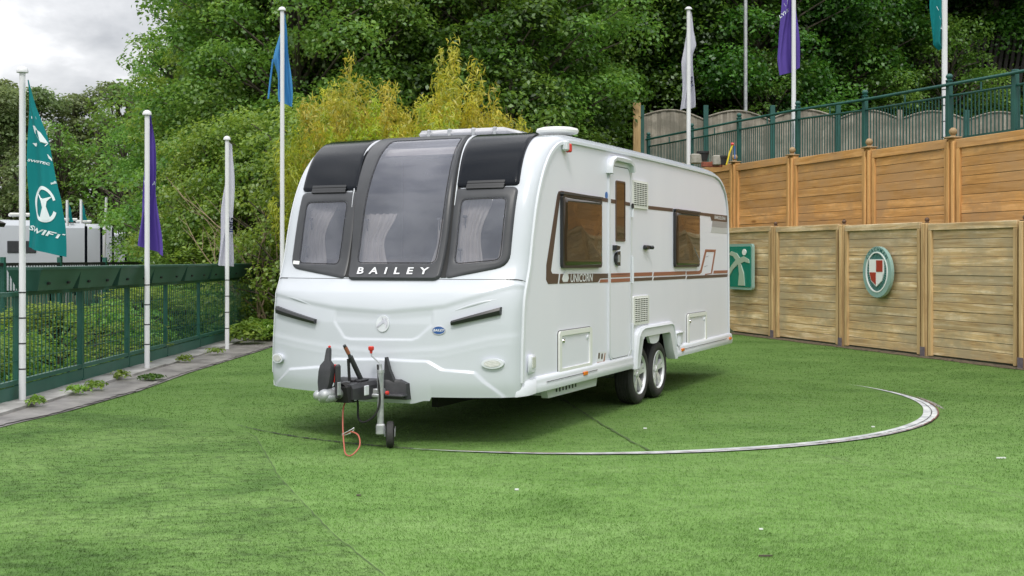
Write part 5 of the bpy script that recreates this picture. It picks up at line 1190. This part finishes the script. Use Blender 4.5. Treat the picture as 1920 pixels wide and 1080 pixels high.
# litter scraps on the turf
def scrap(x, y, l, w_, m, label):
    b = MB(); b.prism([(-l / 2, -w_ / 2), (l / 2, -w_ * .3), (l / 2.3, w_ / 2), (-l / 2.2, w_ * .4)], .004, .012, 'z'); tag(b.build('litter', m, loc=(x, y, 0)), label, 'litter')
scrap(3.6, 9.03, .07, .016, M['signwhite'], 'white sliver of litter on the turf at the right')
scrap(.03, 7.79, .025, .02, M['signwhite'], 'tiny white crumb of litter on the turf before the ring')
scrap(3.15, 10.7, .03, .02, M['signwhite'], 'small white scrap inside the turntable ring at the right')
scrap(1.35, 6.65, .022, .008, M['signwhite'], 'thin pale scrap low on the turf right of centre')
scrap(-.95, 6.0 + 1.6, .03, .02, M['bark'], 'small dark crumb on the turf left of centre')
scrap(-3.2, 16.9, .035, .03, M['signwhite'], 'white scrap on the turf between flagpole and caravan')
scrap(1.25, 6.05, .07, .010, M['bark'], 'small dark twig scrap at the bottom of the turf')
scrap(1.15, 10.6, .03, .02, M['signwhite'], 'small pale scrap beside the turf joint under the caravan side')

# ------------------------------------------------------------------ vegetation
def leaf_cloud(name, centers, radii, counts, size, mat_, droop=.2, aspect=1.6, seed=0, parent=None, shell_=.55, upbias=.6):
    rg = np.random.default_rng(seed); C = []; NN = []
    for c, r, n in zip(centers, radii, counts):
        d = rg.normal(size=(n, 3)); d /= np.linalg.norm(d, axis=1)[:, None]; d[:, 2] = np.where(d[:, 2] < -.35, -d[:, 2], d[:, 2])
        rad = (shell_ + (1 - shell_) * rg.random(n) ** .5) * (1 + .12 * rg.normal(size=n)); C.append(np.array(c) + d * rad[:, None] * np.array(r)); NN.append(d)
    C = np.vstack(C); NN = np.vstack(NN); n = len(C)
    nr = NN * .6 + rg.normal(size=(n, 3)) * .55 + np.array([0, 0, upbias]); nr /= np.linalg.norm(nr, axis=1)[:, None]
    t = rg.normal(size=(n, 3)) + NN * .8 + np.array([0, 0, -droop]); t -= nr * (t * nr).sum(1)[:, None]; t /= np.linalg.norm(t, axis=1)[:, None]; s_ = np.cross(nr, t)
    L_ = size * (.65 + .7 * rg.random(n))[:, None]; w_ = L_ / aspect
    V = np.stack([C - t * L_ * .5, C + s_ * w_ * .5 + nr * L_ * .06, C + t * L_ * .5 - nr * L_ * .1, C - s_ * w_ * .5 + nr * L_ * .06], 1).reshape(-1, 3)
    me = bpy.data.meshes.new(name); me.vertices.add(4 * n); me.vertices.foreach_set('co', V.ravel().astype(np.float32)); me.loops.add(4 * n); me.loops.foreach_set('vertex_index', np.arange(4 * n, dtype=np.int32))
    me.polygons.add(n); me.polygons.foreach_set('loop_start', np.arange(0, 4 * n, 4, dtype=np.int32)); me.polygons.foreach_set('loop_total', np.full(n, 4, dtype=np.int32)); me.update(); me.validate()
    me.materials.append(mat_); o = bpy.data.objects.new(name, me); COL.objects.link(o); o.parent = parent; return o
def tree_master(label, cat, rad, height, base, nclump, nleaf, size, lm, seed, name='tree', csize=(.55, 1.0), lowfill=True, spire=0):
    rr = random.Random(seed); t = thing(name, label, cat); cs = []; rs = []; ct = []; b = MB()
    H = height; b.tube([(0, 0, -.8), (.05, .03, H * .25), (-.05, .05, H * .55), (.02, -.03, H * .85)], [rad * .055, rad * .045, rad * .03, .012 * rad], 10)
    for i in range(nclump):
        th_ = rr.random() * 6.283; ph_ = rr.random(); z = base + (H - base) * (i + .5) / nclump; tt = (z - base) / (H - base)
        env = rad * (math.sin(math.pi * min(1, (tt * .82 + .18))) ** .6) * (1 - spire * tt); rd = env * (.35 + .65 * rr.random() ** .5)
        c = (rd * math.cos(th_), rd * math.sin(th_), z + rr.uniform(-.3, .3)); q = rr.uniform(*csize) * (1 - .25 * tt)
        cs.append(c); rs.append((q, q, q * .72)); ct.append(int(nleaf * q * q))
        z0 = max(.2, z - rd * .6); b.tube([(0, 0, z0 * .8), (c[0] * .5, c[1] * .5, (z0 + c[2]) / 2 + .1), c], [rad * .018, rad * .012, .01], 5)
    b.build('trunk', M['bark'], t, smooth=True, fix=False)
    leaf_cloud('crown', cs, rs, ct, size, lm, seed=seed, parent=t); return t
def gz(x, y): return terrain(x, y) 
big = tree_master('tall broadleaf tree with pale green leaves at the edge of the sky, left of the tall flagpole', 'tree', 2.7, 8.5, .6, 95, 900, .105, M['leafmid'], 3, csize=(.6, 1.1))
dark = tree_master('dark broadleaf tree rising over the middle of the caravan roof', 'tree', 2.7, 8.0, .4, 95, 850, .11, M['leafdark'], 5, csize=(.6, 1.1))
lite = tree_master('bright leafy sapling beside the bare branches at the end of the balustrade', 'tree', 1.5, 3.6, .1, 42, 800, .085, M['leaflight'], 7, csize=(.4, .75))
grey = tree_master('grey-green distant tree at the left picture edge', 'tree', 2.6, 8.0, .3, 80, 520, .14, M['leafgrey'], 9, csize=(.5, 1.0), spire=.25)
bush = tree_master('rounded dark bush under the trees at the back of the storage yard', 'bush', 1.5, 2.4, .0, 40, 800, .085, M['leafmid'], 13, name='bush', csize=(.45, .8))
airy = tree_master('feathery tree top standing against the sky right of the teal flag', 'tree', 1.9, 6.5, 1.2, 60, 260, .12, M['leafmid'], 21, csize=(.35, .7), spire=.35)
def place(m, px, D, base_py_or_none, s_, label, first=False, dz=0, grp=None, rz=None, sz=None):
    x = (px - 960) * D / 2300; z = gz(x, D) - .1 + dz; rz = random.random() * 6.28 if rz is None else rz
    scl = (s_, s_, s_ * (sz or 1))
    if first: m.location = (x, D, z); m.rotation_euler = (0, 0, rz); m.scale = scl; m['group'] = grp; m['label'] = label; return m
    return dup(m, (x, D, z), rz, scl, label, grp)
G1 = 'broadleaf trees on the bank behind the balustrade'; G2 = 'dark trees of the wood above the terrace'; G3 = 'leafy bushes on the bank'; G4 = 'trees beyond the storage yard'
place(big, 505, 33, None, 1.15, 'tall broadleaf tree at the sky edge, midway between purple and blue flags', True, grp=G1)
for px, D, s_, lb in ((512, 38, 1.2, 'broadleaf tree whose left side borders the open sky'), (560, 31, 1.1, 'broadleaf tree directly behind the light blue flag'), (650, 35, 1.2, 'broadleaf tree above the left end of the golden bamboo'), (740, 33, 1.25, 'broadleaf tree towering over the golden bamboo at left'), (620, 43, 1.5, 'broadleaf tree farther up the bank behind the light blue flag'), (800, 38, 1.3, 'mid-green tree above the tallest golden bamboo'), (560, 48, 1.5, 'broadleaf tree farther back beside the open sky'), (330, 38, .62, 'low broadleaf tree right of the purple flagpole top')):
    place(big, px, D, None, s_, lb, grp=G1)
place(dark, 900, 33, None, 1.2, 'dark broadleaf tree rising over the right end of the golden bamboo', True, grp=G2)
tall = tree_master('x', 'tree', 3.4, 12.5, 5.0, 70, 620, .13, M['leafdark'], 77, csize=(.8, 1.4))
for n_, (px, D, s_, lb) in enumerate(((1380, 41, 1.15, 'tall canopy tree arching over the plain grey post'), (1545, 41, 1.2, 'tall canopy tree above the deep purple flag'), (1680, 42, 1.2, 'tall canopy tree left of the right-hand teal flag'), (1860, 41.5, 1.2, 'tall canopy tree over the paling fence'), (1990, 39, 1.1, 'tall canopy tree beyond the right picture edge'), (1600, 43, 1.2, 'tall canopy tree deep in the wood behind the purple flag'), (1285, 43, 1.1, 'tall canopy tree behind the pale white flag'))):
    place(tall, px, D, None, s_, lb, n_ == 0, grp='tall canopy trees over the terrace')
for px, D, s_, lb in ((975, 33, 1.15, 'brighter green tree directly above the white roof aerial'), (1020, 37, 1.15, 'brighter green tree left of the pale white flag')): place(big, px, D, None, s_, lb, grp=G1)
for px, D, s_, lb in ((1000, 40, 1.4, 'deeper dark tree behind the one over the roof aerial'), (1200, 38.5, 1.15, 'dark tree just left of the timber end post'), (1300, 39, 1.3, 'dark tree behind the pale white flag'), (1420, 37.5, 1.1, 'dark tree behind the plain grey post'), (1530, 40, 1.25, 'dark tree right of the deep purple flag'), (1640, 43, 1.3, 'dark tree left of the paling fence'), (1760, 44, 1.4, 'dark tree behind the right teal flag'), (1880, 43, 1.4, 'dark tree in the top right corner'), (1360, 46, 1.6, 'tall dark tree far back between the grey post and pale flag'), (1560, 48, 1.6, 'tall dark tree far back above the purple flag'), (1750, 50, 1.7, 'tall dark tree far back near the right edge'), (1150, 46, 1.6, 'tall dark tree far back left of the pale flag'), (1960, 48, 1.6, 'dark tree at the right edge, farthest back'), (860, 46, 1.6, 'tall dark tree far back above the golden bamboo')):
    place(dark, px, D, None, s_, lb, grp=G2)
place(grey, -30, 74, None, 1.7, 'grey-green tree behind the teal flagpole at the left edge', True, dz=-1, grp=G4)
for px, D, s_, lb in ((60, 76, 1.65, 'grey-green tree behind the upper part of the teal flag'), (140, 79, 1.65, 'grey-green tree above the middle of the stored caravans'), (225, 80, 1.75, 'grey-green tree above the right end of the stored caravans'), (10, 86, 1.9, 'grey-green tree farther back at the left edge')):
    place(grey, px, D, None, s_, lb, dz=-1, grp=G4)
place(airy, 190, 74, None, 1.85, 'feathery tree top against the sky, right of the teal flag', True, dz=-.5, grp=G4)
for px, D, s_, lb in ((245, 72, 1.9, 'feathery tree left of the purple flagpole top'), (110, 73, 1.6, 'feathery tree just right of the teal flag'), (345, 39, 1.15, 'feathery twigs of the tree tip against the sky'), (290, 46, 1.3, 'feathery tree between purple flag and sky')):
    place(airy, px, D, None, s_, lb, dz=-.3, grp=G4)
place(bush, 300, 42, None, 1.1, 'rounded bush right of the stored caravans', True, grp=G3)
for px, D, s_, lb in ((365, 32, 1.2, 'bush behind the foot of the purple flag'), (370, 29, 1.3, 'bush between the purple flag and the grey-white flag'), (350, 26, .9, 'bush seen just above the troughs by the purple flag'), (430, 30, 1.4, 'bush behind the grey-white flag'), (200, 27, .7, 'bush beyond the dark railing in the lower yard'), (100, 24, .7, 'low bush behind the nearest troughs'), (500, 27, 1.3, 'bush behind the base of the tall flagpole'), (1000, 31, 1.2, 'bush above the caravan roof right of the aerial'), (1050, 33, .95, 'bush at the foot of the dark trees left of the timber end post'), (960, 30, 1.5, 'bush between bamboo and roof aerial'), (1600, 39, 1.3, 'bush at the left end of the dark paling fence'), (1775, 39.2, 1.2, 'bush in front of the middle of the dark paling fence'), (1440, 36.5, 1.1, 'bush above the arched fence, right of the plain grey post')):
    place(bush, px, D, None, s_, lb, grp=G3)
GF = 'shrubs seen through the bars of the balustrade'
k_ = 0
for x, y, s_ in ((-6.6, 9.5, .8), (-6.7, 11.6, .85), (-6.5, 13.6, .8), (-6.7, 15.6, .9), (-6.5, 17.6, .9), (-6.6, 19.6, .95), (-6.5, 21.6, 1.), (-6.4, 23.6, 1.), (-6.2, 25.5, 1.), (-7.9, 12.6, .45), (-8.0, 17, .45)):
    dup(bush if k_ % 2 else lite, (x, y, terrain(x, y) - .15), random.random() * 6, (s_, s_, s_ * (.55 if k_ % 2 else .36)), f'leafy shrub behind the balustrade bars, number {["one", "two", "three", "four", "five", "six", "seven", "eight", "nine", "ten", "eleven"][k_]} going away from the camera', GF); k_ += 1
place(lite, 470, 26.5, None, 1.0, 'light green sapling just left of the tall flagpole', True, grp=G3)
for px, D, s_, lb in ((400, 27, 1.0, 'light green shrub between the purple and grey-white flags'), (385, 27.5, .9, 'light green shrub behind the middle troughs'), (540, 25.5, 1.1, 'light green shrub at the left side of the caravan'), (430, 33, 1.35, 'light green shrub high on the bank behind the grey-white flag'), (400, 34.5, 1.3, 'light green shrub high on the bank by the purple flag')):
    place(lite, px, D, None, s_, lb, grp=G3)
# golden bamboo
def bamboo(name, label, h, rad, n, seed, lm):
    rr = random.Random(seed); t = thing('bamboo_clump', label, 'bamboo'); b = MB(); cs = []; rs = []; ct = []
    for i in range(n):
        a = rr.random() * 6.28; r0 = rad * .4 * rr.random(); r1 = rad * rr.random() ** .6; hh_ = h * rr.uniform(.55, 1) * (1 - .25 * r1 / rad); P = []
        for k in range(7): q = k / 6; P.append((math.cos(a) * (r0 + (r1 - r0) * q ** 1.8), math.sin(a) * (r0 + (r1 - r0) * q ** 1.8), hh_ * (q - .10 * q ** 3)))
        b.tube(P, [.014, .013, .011, .009, .007, .005, .003], 5)
        for k in range(12):
            q = .28 + .72 * (k + rr.random()) / 12; j = min(5, int(q * 6)); f_ = q * 6 - j; p = [P[j][m_] + (P[j + 1][m_] - P[j][m_]) * f_ for m_ in range(3)]
            w_ = .22 * (1.25 - q); cs.append((p[0], p[1], p[2])); rs.append((w_ + .08, w_ + .08, .22)); ct.append(32)
    b.build('canes', M['bamboo'], t, smooth=True, fix=False)
    leaf_cloud('foliage', cs, rs, ct, .12, lm, droop=.6, aspect=5., seed=seed, parent=t, shell_=.1, upbias=.5); return t
def bplace(o, px, D, py_top, h, label=None, m=None):
    x = (px - 960) * D / 2300; z1 = zt(py_top, D); z0 = gz(x, D) if D > 23 else 0; s_ = (z1 - z0) / (h * .86)
    if label: return dup(o, (x, D, z0), random.random() * 6, (max(.8, s_ * .66), max(.8, s_ * .66), s_), label, 'golden bamboo behind the caravan')
    o.location = (x, D, z0); o.scale = (max(.8, s_ * .66), max(.8, s_ * .66), s_); o['group'] = 'golden bamboo behind the caravan'; return o
bA = bamboo('a', 'tall golden bamboo clump above the left front corner of the caravan', 4., 1.25, 85, 31, M['leafgold']); bB = bamboo('b', 'tallest golden bamboo clump above the middle of the front window', 4., 1.1, 80, 32, M['leafgold']); bC = bamboo('c', 'lime green bamboo clump left of the caravan roof', 4., 1.25, 70, 33, M['leaflime'])
bplace(bA, 660, 23, 100, 4.); bplace(bB, 850, 24, 92, 4.); bplace(bC, 600, 22.5, 190, 4.)
bplace(bA, 925, 24, 160, 4., 'golden bamboo clump at the right, next to the dark trees')
bplace(bA, 745, 23, 160, 4., 'golden bamboo clump in the dip between the two tallest')
bplace(bB, 625, 24.5, 170, 4., 'golden bamboo clump right of the light blue flag')
bplace(bC, 800, 22.5, 172, 4., 'lime tinted bamboo clump right above the rooflight')
bplace(bC, 700, 22.5, 165, 4., 'lime tinted bamboo clump over the left roof lid')
bplace(bA, 975, 23.2, 222, 4., 'low golden bamboo tips at the right end, by the roof aerial')
place(lite, 556, 23.2, None, .95, 'light green shrub low between the tall flagpole and the caravan corner', grp=G3)
place(lite, 585, 24.6, None, 1.1, 'light green shrub under the left end of the golden bamboo', grp=G3)
# bare branches
t = thing('bare_sapling', 'bare pale branching sapling between the grey-white flag and the tall flagpole', 'sapling', (-4.75, 23.2, 0)); b = MB(); rr = random.Random(4)
def branch(p, d, l, r, dep):
    P = [p]; q = Vector(p); dd = Vector(d)
    for k in range(5): dd = (dd + Vector((rr.gauss(0, .12), rr.gauss(0, .12), rr.gauss(.02, .06)))).normalized(); q = q + dd * l / 5; P.append(tuple(q))
    b.tube(P, [r * (1 - .12 * k) for k in range(6)], 5)
    if dep:
        for k in (2, 3, 4, 5): branch(P[k], (dd + Vector((rr.uniform(-.7, .7), rr.uniform(-.5, .5), rr.uniform(-.1, .5)))).normalized(), l * .55, r * .55, dep - 1)
for d, l in (((-.15, 0, 1), 1.5), ((.15, .1, 1), 1.3), ((-.5, .1, .8), 1.5), ((.45, 0, .9), 1.2), ((-.35, 0, 1.), 1.9)): branch((rr.uniform(-.1, .1), 0, .3), d, l, .022, 2)
b.build('branches', M['twig'], t, fix=False)
# weeds and ivy
def weed(x, y, r, n, size, lm, label, name='weed', seed=0, z=.03, grp=None, hh=.06):
    o = leaf_cloud(name, [(0, 0, hh * .6)], [(r, r, hh)], [n], size, lm, seed=seed, shell_=.1, upbias=1.2); o.location = (x, y, z); tag(o, label, 'weed' if name == 'weed' else 'plant', grp); return o
wz = [(-4.70, 12.1, .10, 'small weed tuft in the kerb crack left of the teal flagpole foot'), (-4.66, 13.15, .14, 'weed tuft in the kerb crack between the first two flagpoles'), (-4.62, 13.6, .12, 'weed tuft next to the second balustrade post'), (-4.72, 14.8, .12, 'weed tuft in the kerb crack before the purple flagpole'), (-4.60, 17.2, .12, 'weed tuft in the kerb crack beyond the purple flagpole'), (-4.5, 18.6, .16, 'weed tuft in the kerb crack before the third flagpole')]
for i, (x, y, r, lb) in enumerate(wz): weed(x, y, r, 160, .045, M['leaflight'], lb, seed=40 + i, grp='weeds growing in the kerb crack')
o_ = weed(-4.32, 14.7, .16, 500, .035, M['leafdark'], 'dark green moss cushion at the turf edge near the purple flagpole', name='moss_cushion', seed=55, hh=.04)
o_['category'] = 'moss'
for i, (x, y, r) in enumerate(((-4.55, 21.0, .35), (-4.3, 21.9, .45), (-4.0, 22.6, .5), (-3.5, 23.2, .5), (-4.6, 22.6, .5), (-2.9, 23.6, .6))):
    weed(x, y, r, 900, .085, M['leaflight'], ['ivy patch nearest the third flagpole foot', 'ivy patch beside the last balustrade posts', 'ivy patch at the far turf corner', 'ivy patch just left of the caravan', 'ivy patch against the far balustrade end', 'ivy patch tucked behind the caravan front corner'][i], name='ivy', seed=60 + i, grp='ivy clumps at the end of the kerb', hh=.22)
# pile of the artificial turf: short blades, thinning out with distance
def pile_mat(src, name):
    m = M[src].copy(); m.name = name; nt = m.node_tree; p = nt.nodes['Principled BSDF']; l = p.inputs['Base Color'].links[0].from_socket
    g = N(nt, 'ShaderNodeNewGeometry'); rr_ = ramp(nt, [(0., 1.1), (.6, 1.35), (1., 1.55)], g.outputs['Random Per Island']); mm = N(nt, 'ShaderNodeMixRGB', blend_type='MULTIPLY', i_0=1.0)
    nt.links.new(l, mm.inputs[1]); nt.links.new(rr_.outputs[0], mm.inputs[2]); nt.links.new(mm.outputs[0], p.inputs['Base Color'])
    for l_ in list(p.inputs['Normal'].links): nt.links.remove(l_)
    t = N(nt, 'ShaderNodeBsdfTranslucent'); nt.links.new(mm.outputs[0], t.inputs[0]); a = N(nt, 'ShaderNodeMixShader', i_0=.4); nt.links.new(p.outputs[0], a.inputs[1]); nt.links.new(t.outputs[0], a.inputs[2]); nt.links.new(a.outputs[0], nt.nodes['Material Output'].inputs[0]); return m
def pile(name, n, m, keep, seed):
    rg = np.random.default_rng(seed); q = rg.random(n); y = 1 / (1 / 4.9 + (1 / 24. - 1 / 4.9) * q); x = (rg.random(n) * 2 - 1) * (.46 * y + .3)
    k = keep(x, y); r_ = np.hypot(x - RC[0], y - RC[1]); k &= ~((r_ > 3.47) & (r_ < 3.69) & ((x > -.95) | (y > 15))); 
    for sg_ in ([np.array(joint[i:i + 2]) for i in range(1, 6)] + [np.array(q) for q in ([(.46, 13.29), (.75, 11.2)], [(.75, 11.2), (1.04, 9.41)], [(2.25, 9.35), (2.6, 8.5)], [(2.6, 8.5), (3.08, 7.61)], [(3.08, 7.61), (3.5, 6.9)])]):
        e_ = sg_[1] - sg_[0]; tt_ = np.clip(((x - sg_[0][0]) * e_[0] + (y - sg_[0][1]) * e_[1]) / (e_ @ e_), 0, 1); k &= np.hypot(x - sg_[0][0] - tt_ * e_[0], y - sg_[0][1] - tt_ * e_[1]) > .016
    k &= ~((r_ > 3.6) & (r_ < 3.65) & (x < -.9)); x, y = x[k], y[k]; n = len(x)
    a = 2.2 * np.sin(x * .9 + 1.3 * np.sin(y * .8)) + rg.normal(size=n) * .9; ln = .008 + .008 * rg.random(n); t = .35 + .5 * rg.random(n)
    d = np.stack([np.cos(a) * np.sin(t), np.sin(a) * np.sin(t), np.cos(t)], 1) * ln[:, None]; wv = .0022 * (1 + (y - 5) * .12)
    b_ = rg.random(n) * 3.14; w_ = np.stack([np.cos(b_), np.sin(b_), 0 * b_], 1) * wv[:, None]; c = np.stack([x, y, np.full(n, .002)], 1)
    V = np.stack([c - w_, c + w_, c + d], 1).reshape(-1, 3); me = bpy.data.meshes.new(name); me.vertices.add(3 * n); me.vertices.foreach_set('co', V.ravel().astype(np.float32)); me.loops.add(3 * n); me.loops.foreach_set('vertex_index', np.arange(3 * n, dtype=np.int32))
    me.polygons.add(n); me.polygons.foreach_set('loop_start', np.arange(0, 3 * n, 3, dtype=np.int32)); me.polygons.foreach_set('loop_total', np.full(n, 3, dtype=np.int32)); me.update(); me.materials.append(m); o = bpy.data.objects.new(name, me); COL.objects.link(o); return struct(o, 'stuff')
jx_ = [p[1] for p in joint]; jv_ = [p[0] for p in joint]; kx_ = [p[1] for p in kerb_edge]; kv_ = [p[0] for p in kerb_edge]
right_of = lambda x, y: np.where(y < 11.8, x > np.interp(y, jx_, jv_), True)
inyard = lambda x, y: (x > np.interp(y, kx_, kv_) + .08) & (((x - WA[0]) * WN[0] + (y - WA[1]) * WN[1]) < -.1)
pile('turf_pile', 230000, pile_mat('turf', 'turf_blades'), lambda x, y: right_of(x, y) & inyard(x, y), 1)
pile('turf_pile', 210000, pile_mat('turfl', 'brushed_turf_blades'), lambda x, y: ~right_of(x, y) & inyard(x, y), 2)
# ground cover on the far bank
nb_ = 26000; rg = np.random.default_rng(5); pts = []; 
cx_ = rg.uniform(-12, 3, nb_); cy_ = rg.uniform(23.5, 40, nb_); cz_ = np.array([terrain(a, c) for a, c in zip(cx_, cy_)]) + rg.random(nb_) * .5
o = leaf_cloud('undergrowth', list(zip(cx_, cy_, cz_)), [(.2, .2, .15)] * nb_, [4] * nb_, .12, M['leaflight'], seed=99, upbias=1.); struct(o, 'stuff')
nb_ = 14000; cx_ = rg.uniform(3, 24, nb_); cy_ = rg.uniform(34, 48, nb_); cz_ = np.array([terrain(a, c) for a, c in zip(cx_, cy_)]) + rg.random(nb_) * .7
o = leaf_cloud('woodland_floor', list(zip(cx_, cy_, cz_)), [(.25, .25, .2)] * nb_, [4] * nb_, .14, M['leafdark'], seed=98, upbias=1.); struct(o, 'stuff')
